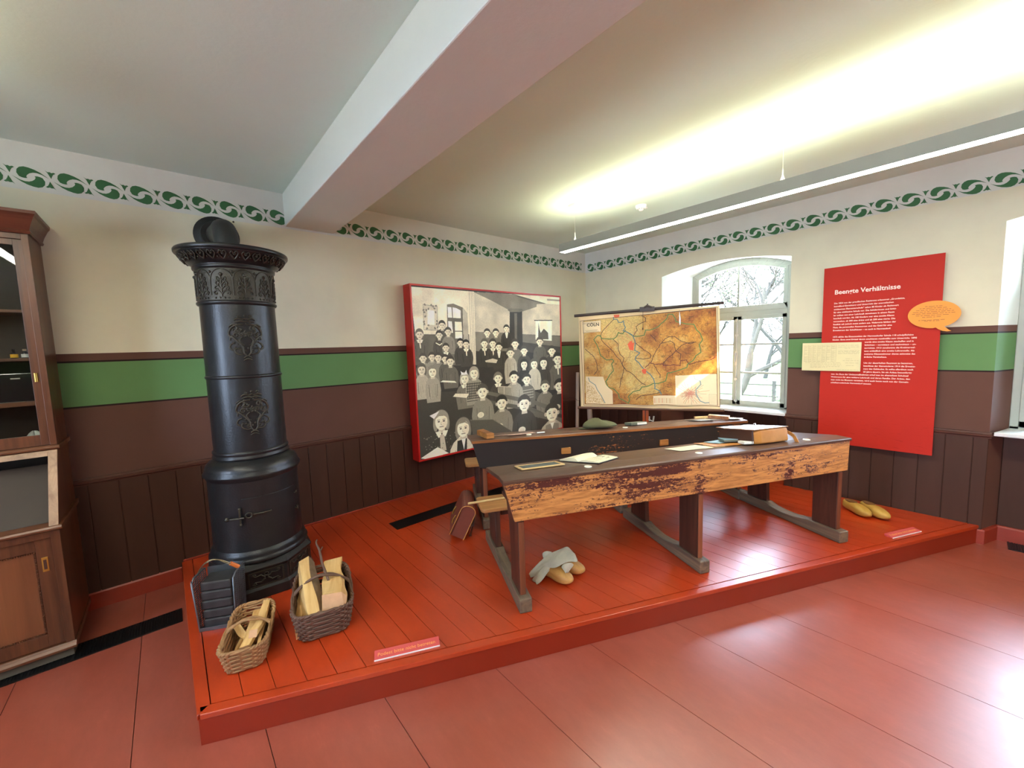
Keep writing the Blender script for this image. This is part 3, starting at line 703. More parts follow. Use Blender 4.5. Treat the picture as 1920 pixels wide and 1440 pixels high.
PP = {'wallL': [(-0.0068, 0.0074), (0.333, 0.0077), (0.3353, 0.2742), (0.0082, 0.2764)], 'wallR': [(0.3461, 0.0093), (1.0088, -0.0034), (1.0016, 0.2884), (0.3492, 0.2609)], 'dadoL': [(0.0084, 0.2724), (0.322, 0.2741), (0.3273, 0.4693), (-0.0002, 0.4474)], 'dadoR': [(0.3466, 0.2583), (0.5848, 0.266), (0.5805, 0.3901), (0.3443, 0.3809)], 'dadoR2': [(0.6747, 0.274), (1.0081, 0.2927), (1.0092, 0.5149), (0.6721, 0.3543)], 'dadoR3': [(0.6729, 0.3298), (1.0061, 0.3743), (1.0108, 0.45), (0.6708, 0.3936)], 'beam': [(0.3461, 0.0093), (0.6249, 0.0055), (0.8726, 0.0535), (0.8015, 0.0614), (0.7986, 0.0806), (0.6797, 0.1202), (0.5699, 0.1057), (0.4635, 0.0561)], 'beam2': [(0.625, 0.0036), (0.8799, 0.0531), (0.8581, 0.0564), (0.6561, 0.0204)], 'ceilR': [(0.625, 0.0036), (1.0087, -0.0003), (1.0074, 0.0546), (0.8702, 0.0537)], 'column': [(0.3121, 0.0067), (0.3515, 0.0071), (0.3472, 0.4661), (0.3107, 0.4638)], 'poster': [(0.0564, 0.1031), (0.1312, 0.1105), (0.1302, 0.25), (0.0547, 0.2469)], 'poster2': [(0.0772, 0.1316), (0.1147, 0.1357), (0.1131, 0.2197), (0.0754, 0.2178)], 'win': [(0.1869, 0.0961), (0.2236, 0.0891), (0.2786, 0.1101), (0.2738, 0.3259), (0.1807, 0.3238)], 'w1': [(0.1902, 0.1101), (0.212, 0.1116), (0.2134, 0.1737), (0.189, 0.1744)], 'w2': [(0.2177, 0.1113), (0.239, 0.1145), (0.2652, 0.1278), (0.264, 0.1757), (0.2182, 0.1753)], 'w3': [(0.1889, 0.1944), (0.2108, 0.1957), (0.2143, 0.265), (0.1898, 0.265)], 'w4': [(0.2271, 0.197), (0.2673, 0.198), (0.2692, 0.2522), (0.2264, 0.2523)], 'w5': [(0.2261, 0.2582), (0.269, 0.2583), (0.268, 0.2998), (0.226, 0.2992)], 'reveal': [(0.2795, 0.1101), (0.3056, 0.1434), (0.3056, 0.459), (0.2756, 0.3433)], 'stove': [(0.5898, 0.1218), (0.683, 0.1181), (0.6797, 0.3545), (0.5798, 0.3517)], 'stovecap': [(0.5728, 0.1103), (0.5957, 0.1008), (0.6804, 0.0989), (0.6909, 0.112), (0.6688, 0.1226), (0.5917, 0.1255)], 'stovehl': [(0.6228, 0.1319), (0.6439, 0.1312), (0.6378, 0.3145), (0.6208, 0.3142)], 'pic': [(0.7876, 0.18), (0.9281, 0.177), (0.9216, 0.3265), (0.7835, 0.3149)], 'picrod': [(0.7762, 0.1743), (0.9307, 0.1707), (0.9306, 0.177), (0.776, 0.1803)], 'church': [(0.8058, 0.3122), (0.8115, 0.1957), (0.8174, 0.2361), (0.8283, 0.2666), (0.8555, 0.2359), (0.8744, 0.2512), (0.891, 0.2667), (0.8934, 0.3145)], 'desk1': [(0.1211, 0.7599), (0.2954, 0.8122), (0.3866, 0.8237), (0.5412, 0.9194), (0.5711, 0.965), (0.3067, 0.9746), (-0.0238, 0.9323), (-0.019, 0.8344)], 'deskA': [(0.2952, 0.8167), (0.4435, 0.8384), (0.5719, 0.9403), (0.5819, 0.9573), (0.3817, 0.9492), (0.3089, 0.9198)], 'benchA': [(0.4291, 0.7087), (0.7422, 0.8033), (0.8965, 0.8915), (0.896, 0.913), (0.7412, 0.8341), (0.4282, 0.732)], 'benchB': [(0.7301, 0.822), (0.9993, 0.9256), (0.9983, 0.9643), (0.7288, 0.863)], 'benchC': [(0.3929, 0.662), (0.7775, 0.7931), (0.9999, 0.8979), (1.0007, 0.8648), (0.7669, 0.7553), (0.3938, 0.639)], 'deskB': [(0.7234, 0.6677), (0.8156, 0.7096), (1.0023, 0.7988), (1.0013, 0.8428), (0.7215, 0.7286)], 'dark': [(-0.008, 0.6078), (0.3074, 0.6288), (0.4501, 0.6644), (1.0023, 0.7988), (0.9966, 1.0365), (-0.0049, 0.9953)], 'bookA': [(0.0028, 0.9906), (0.0967, 0.9457), (0.1589, 0.9981), (0.0322, 1.0032)], 'bookT': [(0.1947, 0.6546), (0.2122, 0.635), (0.2978, 0.6456), (0.279, 0.6745)], 'bookB': [(0.1287, 0.557), (0.1426, 0.5482), (0.2114, 0.5584), (0.2234, 0.5709)], 'bookO': [(0.4841, 0.6212), (0.531, 0.6282), (0.5824, 0.6368), (0.582, 0.7101), (0.5287, 0.6934), (0.494, 0.6746)], 'bookR': [(0.406, 0.4453), (0.4588, 0.4335), (0.4926, 0.4447), (0.4819, 0.4656), (0.4103, 0.4547)], 'frz': [(0.8893, 0.0179), (1.0019, 0.017), (1.0016, 0.0296), (0.889, 0.0302)]}
MAPD = {'rhine': [(0.2692, 0.0367), (0.2698, 0.0567), (0.2963, 0.0607), (0.3068, 0.0943), (0.3281, 0.0958), (0.3423, 0.0819), (0.3457, 0.1219), (0.3562, 0.1524), (0.3405, 0.1833), (0.3701, 0.203), (0.4051, 0.2329), (0.4155, 0.2652), (0.4259, 0.3154), (0.4201, 0.3949), (0.457, 0.4211), (0.4256, 0.4651), (0.422, 0.49), (0.4499, 0.5258), (0.4673, 0.5611), (0.495, 0.6066), (0.5294, 0.647), (0.5534, 0.697), (0.5603, 0.7469), (0.5603, 0.7969), (0.591, 0.8166), (0.6047, 0.8564)], 'riverr': [(0.495, 0.5766), (0.5294, 0.5276), (0.5703, 0.5483), (0.6175, 0.5443), (0.6243, 0.5592), (0.6709, 0.5601), (0.6974, 0.5509), (0.7368, 0.5614), (0.7431, 0.5131), (0.782, 0.5092), (0.7983, 0.5529), (0.8589, 0.5303), (0.903, 0.5218), (0.9404, 0.5133), (0.9711, 0.4858)], 'river2': [(0.5362, 0.5277), (0.5532, 0.4589), (0.5768, 0.4007), (0.6103, 0.3337), (0.6369, 0.2912), (0.6633, 0.2732), (0.7027, 0.2705), (0.7355, 0.3105), (0.768, 0.3312), (0.8067, 0.352), (0.8447, 0.3348)], 'green': [(0.3561, 0.1823), (0.3347, 0.216), (0.3134, 0.2098), (0.3027, 0.1991), (0.2918, 0.2387), (0.2701, 0.2627), (0.2193, 0.2601), (0.1754, 0.2528), (0.1683, 0.2218), (0.1461, 0.2186), (0.116, 0.26), (0.1379, 0.3124), (0.1559, 0.385), (0.1666, 0.4368), (0.2104, 0.4843), (0.2543, 0.4804), (0.2651, 0.5011), (0.2467, 0.5314), (0.2609, 0.6034), (0.2314, 0.6442), (0.2164, 0.6854), (0.2014, 0.7164), (0.2158, 0.7787), (0.2597, 0.7992), (0.2959, 0.8608), (0.2993, 0.9021), (0.3389, 0.9323), (0.3676, 0.9523), (0.3749, 0.9213), (0.3679, 0.8803), (0.4036, 0.8286), (0.453, 0.8078), (0.467, 0.7774), (0.5156, 0.7671), (0.55, 0.7419), (0.5841, 0.7419), (0.6381, 0.7171), (0.6512, 0.6383), (0.7042, 0.6193), (0.7824, 0.5816), (0.7886, 0.5479), (0.827, 0.5152), (0.8426, 0.4678), (0.8772, 0.4404), (0.8671, 0.3642), (0.8887, 0.3179), (0.8757, 0.2608), (0.8502, 0.2216), (0.8308, 0.1639), (0.7734, 0.1506), (0.7151, 0.1276), (0.7085, 0.0891), (0.6888, 0.0495), (0.6626, 0.0474), (0.6496, 0.0943), (0.6232, 0.1213), (0.5899, 0.1674), (0.536, 0.1932), (0.502, 0.1911), (0.4917, 0.2396), (0.4399, 0.2516), (0.4121, 0.2452), (0.3701, 0.203)], 'darkl': [(0.269, 0.0617), (0.2276, 0.114), (0.1982, 0.1525), (0.1759, 0.1917), (0.1682, 0.232), (0.1825, 0.2837), (0.226, 0.3469), (0.2621, 0.3991), (0.2835, 0.4507), (0.3121, 0.4921), (0.3262, 0.5432), (0.3545, 0.6047), (0.397, 0.6356), (0.4252, 0.6763), (0.4601, 0.7269), (0.4949, 0.7571)], 'l2': [(0.0473, 0.3602), (0.0697, 0.3922), (0.1069, 0.4349), (0.1289, 0.4873), (0.1359, 0.5393), (0.1354, 0.6016), (0.1125, 0.6431)], 'l3': [(0.2628, 0.2674), (0.2985, 0.3196), (0.2983, 0.3701), (0.3124, 0.4313), (0.3408, 0.4727), (0.3262, 0.5331), (0.3403, 0.5841), (0.3257, 0.6553), (0.3109, 0.7371), (0.3035, 0.7885)], 'l4': [(0.4121, 0.2452), (0.44, 0.1874), (0.4332, 0.1475), (0.4746, 0.111), (0.502, 0.1031), (0.502, 0.0641), (0.4747, 0.0425)], 'l5': [(0.4259, 0.3154), (0.4744, 0.3771), (0.5156, 0.4182), (0.5362, 0.4485), (0.5293, 0.478), (0.4812, 0.4866), (0.4256, 0.4751)], 'l6': [(0.5361, 0.2421), (0.5632, 0.2826), (0.5767, 0.3126)], 'l7': [(0.6175, 0.5443), (0.6574, 0.4816), (0.6838, 0.4532), (0.7099, 0.4154), (0.7487, 0.3591), (0.7874, 0.3416), (0.832, 0.3342)], 'l8': [(0.6103, 0.3337), (0.6767, 0.3173), (0.6965, 0.3375), (0.7099, 0.4154), (0.7427, 0.4455), (0.7365, 0.5032)], 'l9': [(0.5567, 0.548), (0.5771, 0.6077), (0.6009, 0.6575), (0.5976, 0.6872)], 'l10': [(0.4247, 0.91), (0.4599, 0.8686), (0.5087, 0.8578), (0.5638, 0.8469), (0.6047, 0.8364)], 'red1': [(0.3697, 0.3278), (0.3874, 0.2987), (0.4015, 0.2943), (0.4049, 0.3144), (0.4154, 0.3199), (0.4117, 0.3946), (0.3836, 0.3885), (0.3767, 0.3582)], 'red2': [(0.4693, 0.5962), (0.4846, 0.5865), (0.5019, 0.5917), (0.5005, 0.6267), (0.4949, 0.6416), (0.4742, 0.6314)], 'red3': [(0.2715, 0.0119), (0.3143, 0.0123), (0.3106, 0.0398), (0.2928, 0.0454), (0.2749, 0.0371)], 'ins1': [(0.0479, 0.6656), (0.1796, 0.6665), (0.1975, 0.7476), (0.2231, 0.789), (0.2486, 0.82), (0.25, 0.9604), (0.0432, 0.9635)], 'ins2': [(0.7044, 0.6633), (0.976, 0.653), (0.9791, 0.9564), (0.7057, 0.9568)], 'leg': [(0.5487, 0.8723), (0.704, 0.8648), (0.7057, 0.9558), (0.5502, 0.9579)], 'leg2': [(0.928, 0.8517), (0.9768, 0.851), (0.9779, 0.9517), (0.929, 0.9529)], 'title': [(0.0278, 0.0646), (0.1732, 0.0577), (0.1723, 0.1793), (0.0341, 0.1834)], 'in_r': [(0.0668, 0.6794), (0.074, 0.7162), (0.119, 0.7582), (0.1336, 0.8106), (0.1631, 0.8732), (0.1886, 0.9462)], 'in_r2': [(0.828, 0.6642), (0.8347, 0.698), (0.87, 0.7222), (0.8734, 0.7559), (0.8419, 0.8044), (0.8422, 0.853), (0.8684, 0.9205), (0.9004, 0.9392), (0.9319, 0.9335)], 'tear': [(0.7372, 0.0135), (0.7406, 0.044), (0.7461, 0.1013), (0.745, 0.1487), (0.74, 0.1693), (0.7346, 0.129), (0.7356, 0.0721)], 'hi': [(0.7726, 0.0277), (0.9725, 0.0302), (0.9744, 0.2105), (0.9005, 0.234), (0.8307, 0.1451)], 'frame': [(0.0394, 0.0479), (0.9773, 0.0214), (0.9823, 0.9583), (0.0315, 0.9712)], 'frame0': [(0.0128, 0.0501), (0.9857, 0.0157), (0.9979, 0.9674), (0.0237, 0.9843)]}
def srgb255(r, g, b): return (r/255, g/255, b/255)
# ============================================================ PRINTED PHOTOGRAPH
def paint_class_photo():
    W, H = 1180, 966; c = Canvas(W, H, (.16, .15, .145)); rnd = random.Random(5)
    g = lambda t: (t, t*.965, t*.87)
    P = PP
    c.poly(P['wallL'], g(.80)); c.poly(P['wallR'], g(.68)); c.poly(P['ceilR'], g(.84)); c.poly(P['dadoL'], g(.33))
    c.poly(P['dadoR'], g(.40)); c.poly(P['dadoR2'], g(.38)); c.poly(P['dadoR3'], g(.22))
    c.poly(P['beam'], g(.42)); c.poly(P['beam2'], g(.30)); c.poly(P['poster'], g(.70)); c.poly(P['poster2'], g(.88))
    c.line(P['poster']+P['poster'][:1], .003, g(.5))
    for k in range(26):
        a = P['poster']; u, v = rnd.random(), rnd.random()
        if .25 < u < .75 and .2 < v < .8: continue
        x = a[0][0]+(a[1][0]-a[0][0])*u; y = a[0][1]+(a[3][1]-a[0][1])*v; c.ell(x, y, .004, .007, g(.4), .3, rot=rnd.random()*3)
    c.poly(P['reveal'], g(.62)); c.poly(P['win'], g(.34))
    for k in ('w1', 'w2', 'w3', 'w4', 'w5'): c.poly(P[k], g(.93))
    c.poly(P['stove'], g(.16)); c.poly(P['stovehl'], g(.42), .7); c.poly(P['stovecap'], g(.36))
    c.poly(P['pic'], g(.86)); c.poly(P['picrod'], g(.2)); c.poly(P['church'], g(.26))
    n = c.noise(26, 3)[..., None]; n2 = c.noise(9, 4)[..., None]; c.a *= (.86+.16*n+.14*n2)
    c.poly(P['dark'], g(.19)); 
    c.poly(P['benchC'], g(.34)); c.poly(P['benchA'], g(.36)); c.poly(P['benchB'], g(.38)); c.poly(P['deskB'], g(.26))
    c.poly(P['column'], g(.78)); col = P['column']
    for t in (.25, .55, .8): c.line([(col[0][0]+(col[1][0]-col[0][0])*t, col[0][1]), (col[3][0]+(col[2][0]-col[3][0])*t, col[3][1])], .003, g(.52))
    c.poly(P['frz'], g(.55))
    desk_done = False
    for i, (x, y, rx, ry, sh, hr, fl) in enumerate(FIGS):
        if i == 36: c.poly(P['benchC'], g(.34)); c.poly(P['benchA'], g(.30)); c.poly(P['benchB'], g(.33))
        if i == 40: c.poly(P['deskA'], g(.27)); c.line(P['deskA'][:3], .004, g(.4))
        # shoulders and body
        wide = 1.95 if fl not in ('L', 'g') else 1.65; ln = 5.4 if fl != 'L' else 6.4
        top = y+ry*1.18
        body = [(x-rx*.45, y+ry*.8), (x-rx*wide*.75, top+ry*.25), (x-rx*wide, top+ry*.9), (x-rx*wide*1.12, y+ry*ln*.62), (x-rx*wide*.95, y+ry*ln),
                (x+rx*wide*.95, y+ry*ln), (x+rx*wide*1.12, y+ry*ln*.62), (x+rx*wide, top+ry*.9), (x+rx*wide*.75, top+ry*.25), (x+rx*.45, y+ry*.8)]
        c.poly(body, g(sh)); 
        for s_ in (-1, 1):
            c.line([(x+s_*rx*wide*.62, top+ry*1.1), (x+s_*rx*wide*.55, y+ry*ln*.8)], .003, g(sh*.62))
        for k in range(5):
            xx = x+rx*wide*(rnd.random()-.5)*1.6; c.line([(xx, top+ry*(1+rnd.random())), (xx+rx*.2, top+ry*(2+rnd.random()*2))], .002, g(sh*(1.25 if rnd.random() > .5 else .75)), .7)
        if fl == 'K':
            for a in range(-4, 5):
                c.line([(x+a*rx*.4, top+ry*.5), (x+a*rx*.4, y+ry*4.2)], .004, g(.12))
            for b_ in range(8): c.line([(x-rx*1.8, top+ry*(.6+b_*.42)), (x+rx*1.8, top+ry*(.6+b_*.42))], .004, g(.16))
        if fl == 's':
            for b_ in range(4): c.line([(x-rx*1.6, top+ry*(.9+b_*.5)), (x+rx*1.6, top+ry*(.8+b_*.5))], .005, g(.6))
        # neck
        c.poly([(x-rx*.4, y+ry*.6), (x+rx*.4, y+ry*.6), (x+rx*.5, y+ry*1.3), (x-rx*.5, y+ry*1.3)], g(.70))
        if fl in ('w', 'R', 'T'): 
            c.poly([(x-rx*.9, y+ry*1.1), (x-rx*.2, y+ry*1.05), (x, y+ry*1.6), (x-rx*.5, y+ry*1.75)], g(.86)); c.poly([(x+rx*.9, y+ry*1.1), (x+rx*.2, y+ry*1.05), (x, y+ry*1.6), (x+rx*.5, y+ry*1.75)], g(.86))
        if fl == 'w': c.poly([(x-rx*.2, y+ry*1.5), (x+rx*.2, y+ry*1.5), (x+rx*.25, y+ry*2.8), (x-rx*.05, y+ry*2.8)], g(.82))
        if fl == 'W': c.poly([(x-rx*.6, y+ry*1.05), (x+rx*.6, y+ry*1.05), (x+rx*.2, y+ry*2.6), (x-rx*.2, y+ry*2.6)], g(.9))
        if fl == 'T':
            c.poly([(x-rx*.3, y+ry*1.5), (x+rx*.3, y+ry*1.5), (x+rx*.55, y+ry*3.2), (x-rx*.3, y+ry*3.2)], g(.66))
            for k in range(60): c.ell(x+rx*(rnd.random()-.5)*5, y+ry*(1.4+rnd.random()*2.6), .003, .003, g(.42), .3)
        if fl == 'V': c.poly([(x-rx*.9, y+ry*1.3), (x+rx*.5, y+ry*1.2), (x+rx*.4, y+ry*3), (x-rx*1.1, y+ry*3)], g(.15)); c.poly([(x-rx*.3, y+ry*1.2), (x+rx*.3, y+ry*1.2), (x, y+ry*2.4)], g(.9))
        if fl == 'v': c.poly([(x-rx*1.0, y+ry*1.35), (x-rx*.25, y+ry*1.2), (x, y+ry*1.9), (x+rx*.25, y+ry*1.2), (x+rx*1.0, y+ry*1.35), (x+rx*1.1, y+ry*3), (x-rx*1.1, y+ry*3)], g(.45)); c.poly([(x-rx*.3, y+ry*1.15), (x+rx*.3, y+ry*1.15), (x, y+ry*1.9)], g(.9))
        # hair, head, face
        c.ell(x, y-ry*.16, rx*1.10, ry*1.0, g(hr), .1)
        if fl in ('g', 'R', 'K', 'T', 'V'): c.ell(x-rx*.85, y+ry*.35, rx*.32, ry*.7, g(hr), .15); c.ell(x+rx*.85, y+ry*.35, rx*.32, ry*.7, g(hr), .15)
        else: c.ell(x-rx*.98, y+ry*.1, rx*.2, ry*.24, g(.66), .15); c.ell(x+rx*.98, y+ry*.1, rx*.2, ry*.24, g(.66), .15)
        sk = .86 if i > 12 else .80
        c.ell(x, y+ry*.10, rx*.86, ry*.88, g(sk), .08)
        c.ell(x+rx*.45, y+ry*.2, rx*.4, ry*.6, g(sk*.86), .8, .6)
        if fl == 'V': c.poly([(x-rx*.9, y-ry*.3), (x-rx*.1, y-ry*.9), (x+rx*.1, y-ry*.9), (x+rx*.95, y-ry*.2), (x+rx*.3, y-ry*.55), (x-rx*.5, y-ry*.5)], g(hr))
        else: c.poly([(x-rx*.85, y-ry*.25), (x-rx*.6, y-ry*.8), (x+rx*.6, y-ry*.85), (x+rx*.88, y-ry*.2), (x+rx*.5, y-ry*.48), (x-rx*.3, y-ry*.52)], g(hr))
        for s_ in (-1, 1):
            c.ell(x+s_*rx*.36, y+ry*.06, rx*.15, ry*.07, g(.2), .5); c.line([(x+s_*rx*.2, y-ry*.11), (x+s_*rx*.55, y-ry*.12)], ry*.07, g(.42), .8)
        c.line([(x-rx*.03, y+ry*.12), (x-rx*.1, y+ry*.4), (x+rx*.1, y+ry*.43)], ry*.05, g(.55), .8)
        c.line([(x-rx*.25, y+ry*.62), (x+rx*.25, y+ry*.62)], ry*.09, g(.34), .85)
        if fl in ('R', 'T'):
            c.poly([(x-rx*1.6, y-ry*.7), (x-rx*.2, y-ry*1.05), (x-rx*.7, y-ry*.55), (x-rx*1.0, y-ry*.3)] if fl == 'T' else [(x-rx*.9, y-ry*1.4), (x, y-ry*.9), (x+rx*.5, y-ry*1.55), (x+rx*.7, y-ry*.7), (x-rx*.7, y-ry*.7)], g(.95))
        if fl in ('', 'O', 's') and i > 34:      # folded hands on the desk
            c.ell(x-rx*.5, y+ry*3.3, rx*.62, ry*.40, g(.80), .2)
            for k in range(4): c.line([(x-rx*.95, y+ry*(3.1+k*.13)), (x-rx*.15, y+ry*(3.1+k*.13))], .0018, g(.5), .7)
        if fl == 'O': c.poly(PP['bookO'], g(.50)); m = PP['bookO']; c.line([m[1], m[4]], .003, g(.85)); c.line([m[0], m[1], m[2]], .003, g(.8))
        if fl == 'B': c.poly(PP['bookB'], g(.85))
        if fl == 'W' and i > 16: c.poly(PP['bookR'], g(.72))
        if fl == 'K': c.poly(PP['bookT'], g(.80)); c.line(PP['bookT']+PP['bookT'][:1], .003, g(.3))
        if fl == 'b': c.line([(x-rx*1.1, y+ry*1.9), (x, y+ry*2.4), (x+rx*1.2, y+ry*1.8)], .006, g(.85))
    c.poly(PP['bookA'], g(.88))
    # age: sepia towards the upper right, grain
    n = c.noise(300, 8)[..., None]; c.a *= (.94+.10*n)
    t = np.clip(c.X*.6+(1-c.Y)*.55-.35, 0, 1)[..., None]; c.a = c.a*(1-t*.55)+c.a*np.array((1.02, .90, .74), np.float32)*t*.55+.015
    c.a = np.clip(c.a*1.22, 0, 1)**.92
    return c.image('class_photograph')

M_LB = plain('lightbox_red', srgb(196, 34, 30), .32, var=.03)
M_PHOTO = image_mat('photo_print', paint_class_photo(), .6)
lb = thing('framed_photograph', 'large black and white school class photograph in a deep red box frame on the wall', 'picture', (-1.785, -.002, 1.41))
mb = MB(); w2, h2, dp = 1.085, .89, .143
for a, b_ in (((-w2, -dp, h2-.018), (w2, 0, h2)), ((-w2, -dp, -h2), (w2, 0, -h2+.018)), ((-w2, -dp, -h2+.018), (-w2+.018, 0, h2-.018)), ((w2-.018, -dp, -h2+.018), (w2, 0, h2-.018))): mb.box(a, b_)
mb.build('frame', M_LB, lb, bevel=.0015)
quad_uv('photo_print', M_PHOTO, [(-w2+.018, -dp+.006, h2-.018), (w2-.018, -dp+.006, h2-.018), (w2-.018, -dp+.006, -h2+.018), (-w2+.018, -dp+.006, -h2+.018)], lb)

# ============================================================ WALL MAP ON ITS STAND
def paint_map():
    W, H = 1300, 948; c = Canvas(W, H, srgb255(226, 196, 150))
    fr = MAPD['frame']
    n = c.noise(7, 1)*.5+c.noise(16, 2)*.3+c.noise(45, 3)*.2
    X, Y = c.X, c.Y
    e = np.clip(.30+.75*(X-.15)*(1-Y*.6)+.25*(Y-.5)*(X < .35)+.30*(Y > .85)*(X < .65)+(n-.5)*1.1, 0, 1)
    val = np.exp(-((X-(.38+.18*(Y-.3)))**2)/.012)*np.clip(1.15-Y, .2, 1); e = np.clip(e-val*.8, 0, 1)[..., None]
    lo = np.array(srgb255(214, 180, 108), np.float32); mi = np.array(srgb255(190, 130, 50), np.float32); hi = np.array(srgb255(128, 66, 24), np.float32)
    col = np.where(e < .5, lo*(1-e*2)+mi*e*2, mi*(2-e*2)+hi*(e*2-1))
    fine = c.noise(140, 5)[..., None]; ridg = np.abs(c.noise(34, 6)-.5)[..., None]; col = col*(.88+.16*fine)*(1-.22*(ridg < .035)*(e > .35))
    m = np.zeros((H, W), np.float32); tmp = Canvas(W, H, (0, 0, 0)); tmp.poly(fr, (1, 1, 1)); m = tmp.a[..., :1]
    c.a = c.a*(1-m)+col.astype(np.float32)*m
    rnd = random.Random(3)
    dk = srgb255(70, 46, 36); rd = srgb255(196, 92, 60)
    def wig(pts, amp, n=6, seed=0):
        r = random.Random(seed); out = []
        for a, b_ in zip(pts[:-1], pts[1:]):
            for k in range(n):
                t = k/n; out.append((a[0]+(b_[0]-a[0])*t+r.uniform(-amp, amp), a[1]+(b_[1]-a[1])*t+r.uniform(-amp, amp)))
        out.append(pts[-1]); return out
    for k in range(150):   # roads and streams
        x, y = rnd.uniform(.06, .95), rnd.uniform(.07, .93); a = rnd.uniform(0, 6.28); pts = [(x, y)]
        for j in range(8): a += rnd.uniform(-.6, .6); x += .012*math.cos(a); y += .016*math.sin(a); pts.append((min(.965, max(.05, x)), min(.945, max(.06, y))))
        c.line(pts, .0022, rd if rnd.random() < .45 else dk, .5)
    for k in range(26):
        a = rnd.uniform(0, 6.28); x, y = MAPD['red1'][4]; pts = wig([(x, y), (x+.16*math.cos(a), y+.2*math.sin(a))], .004, 8, k); c.line([p for p in pts if .05 < p[1] < .93], .0013, rd, .5)
    for k in range(420):
        x, y = rnd.uniform(.06, .94), rnd.uniform(.08, .93); L = rnd.uniform(.006, .016); c.line([(x, y), (x+L, y-.0015)], .0016, dk, .35)
        if k % 6 == 0: c.ell(x, y, .0018, .0025, dk, .5, .9)
    for i, k in enumerate(('darkl', 'l2', 'l3', 'l4', 'l5', 'l6', 'l7', 'l8', 'l9', 'l10', 'river2')): c.line(wig(MAPD[k], .0018, 5, i), .0052, srgb255(58, 34, 32), .95)
    c.line(wig(MAPD['riverr'], .003, 6, 4), .0066, srgb255(92, 34, 32), .95)
    c.line(wig(MAPD['green'], .0016, 3, 9), .012, srgb255(140, 150, 80), .5); c.line(wig(MAPD['green'], .0016, 3, 9), .0062, srgb255(64, 96, 52), 1)
    c.line(MAPD['rhine'], .0085, srgb255(84, 116, 124))
    for k in ('red1', 'red2', 'red3'): c.poly(MAPD[k], srgb255(226, 96, 56))
    for k in ('ins1', 'ins2', 'leg'): c.poly(MAPD[k], srgb255(226, 200, 160)); c.line(MAPD[k]+MAPD[k][:1], .0022, srgb255(240, 224, 190))
    q = MAPD['ins1']
    for k in range(500):
        x, y = rnd.uniform(.045, .2), rnd.uniform(.72, .955)
        if x < .045+(y-.70)*.62: c.ell(x, y, .004, .004, srgb255(190, 148, 88) if rnd.random() < .7 else srgb255(160, 110, 60), .6, .45)
    cx, cy = .80, .845
    for k in range(34):
        a = k*2*PI/34+rnd.uniform(-.06, .06); L = rnd.uniform(.05, .15)
        pts = wig([(cx, cy), (cx+L*math.cos(a), cy+L*.95*math.sin(a))], .003, 5, k); pts = [p for p in pts if .71 < p[0] < .965 and .70 < p[1] < .955]
        if len(pts) > 1: c.line(pts, .0028, srgb255(180, 96, 66) if k % 2 else srgb255(130, 112, 92), .8)
    for k in range(160): a = rnd.uniform(0, 6.3); r = abs(rnd.gauss(0, .03)); c.ell(cx+r*math.cos(a), cy+r*1.3*math.sin(a), .004, .004, srgb255(190, 120, 100), .6, .5)
    c.line(MAPD['in_r'], .008, srgb255(120, 136, 134)); c.line(MAPD['in_r2'], .009, srgb255(120, 136, 134))
    c.poly(MAPD['leg2'], srgb255(222, 200, 160)); c.line(MAPD['leg2']+MAPD['leg2'][:1], .0015, dk, .6)
    for j in range(9): y = MAPD['leg2'][0][1]+.012+j*.0095; c.line([(MAPD['leg2'][0][0]+.005, y), (MAPD['leg2'][1][0]-.006, y)], .0013, dk, .45)
    lx, ly = MAPD['leg'][0]
    for a in (.006, .036, .060, .088, .112):
        for j in range(5): c.rect(lx+a, ly+.024+j*.010, lx+a+.006, ly+.030+j*.010, rd if a < .08 else srgb255(170, 110, 60), .8); c.line([(lx+a+.008, ly+.027+j*.01), (lx+a+.022, ly+.027+j*.01)], .0012, dk, .5)
    t = MAPD['title']; c.poly(t, srgb255(228, 206, 166)); c.line(t+t[:1], .0022, dk, .8)
    for y, a, b_ in ((.014, .006, .136), (.022, .004, .10), (.036, .03, .11), (.094, .02, .12), (.103, .03, .115), (.111, .015, .13)):
        c.line([(t[0][0]+a, t[0][1]+y), (t[0][0]+b_, t[0][1]+y-.004)], .0026, dk, .6)
    c.line(MAPD['frame']+MAPD['frame'][:1], .0035, dk); c.line(MAPD['frame0']+MAPD['frame0'][:1], .0045, dk)
    c.poly(MAPD['tear'], srgb255(240, 236, 228)); c.line(MAPD['tear'][:5], .0025, srgb255(60, 40, 30))
    st = c.noise(5, 12)[..., None]; c.a *= (.93+.12*st)
    ed = np.minimum(np.minimum(X, 1-X)/.02, np.minimum(Y, 1-Y)/.02); c.a *= (.90+.10*np.clip(ed, 0, 1))[..., None]
    return c.image('regional_map')

M_MAP = image_mat('map_print', paint_map(), .55, translucent=.12)
M_RODD = plain('map_rod_dark', srgb(52, 38, 34), .45, var=.1, stretch=(.1, 1, 1))
M_RODB = plain('map_rod_brown', srgb(96, 62, 44), .45, var=.1, stretch=(.1, 1, 1))
M_POST = wood('stand_orange_wood', srgb(150, 62, 22), srgb(196, 96, 42), 'z', .35)
M_INK = plain('print_black', srgb(58, 46, 42), .6, var=0.02)
ang = math.atan2(-1.963+.648, -.216+.957)
mp = thing('wall_map', 'rolled out antique regional map with wooden rods and the title CÖLN', 'map', (-.957, -.648, 0.0), ang)
def mdisp(u, v): return Vector((0, -.006*math.sin(u*9+v*2)-.010*v*v*math.sin(u*3.1), .004*math.sin(u*23)*v))
quad_uv('map_sheet', M_MAP, [(.004, 0, 1.985), (1.512, 0, 2.022), (1.535, -.01, .900), (.018, -.01, .903)], mp, 40, 30, mdisp)
mb = MB(); mb.tube([(-.045, 0, 1.996), (1.55, 0, 2.046)], .017, 12); mb.build('top_rod', M_RODD, mp)
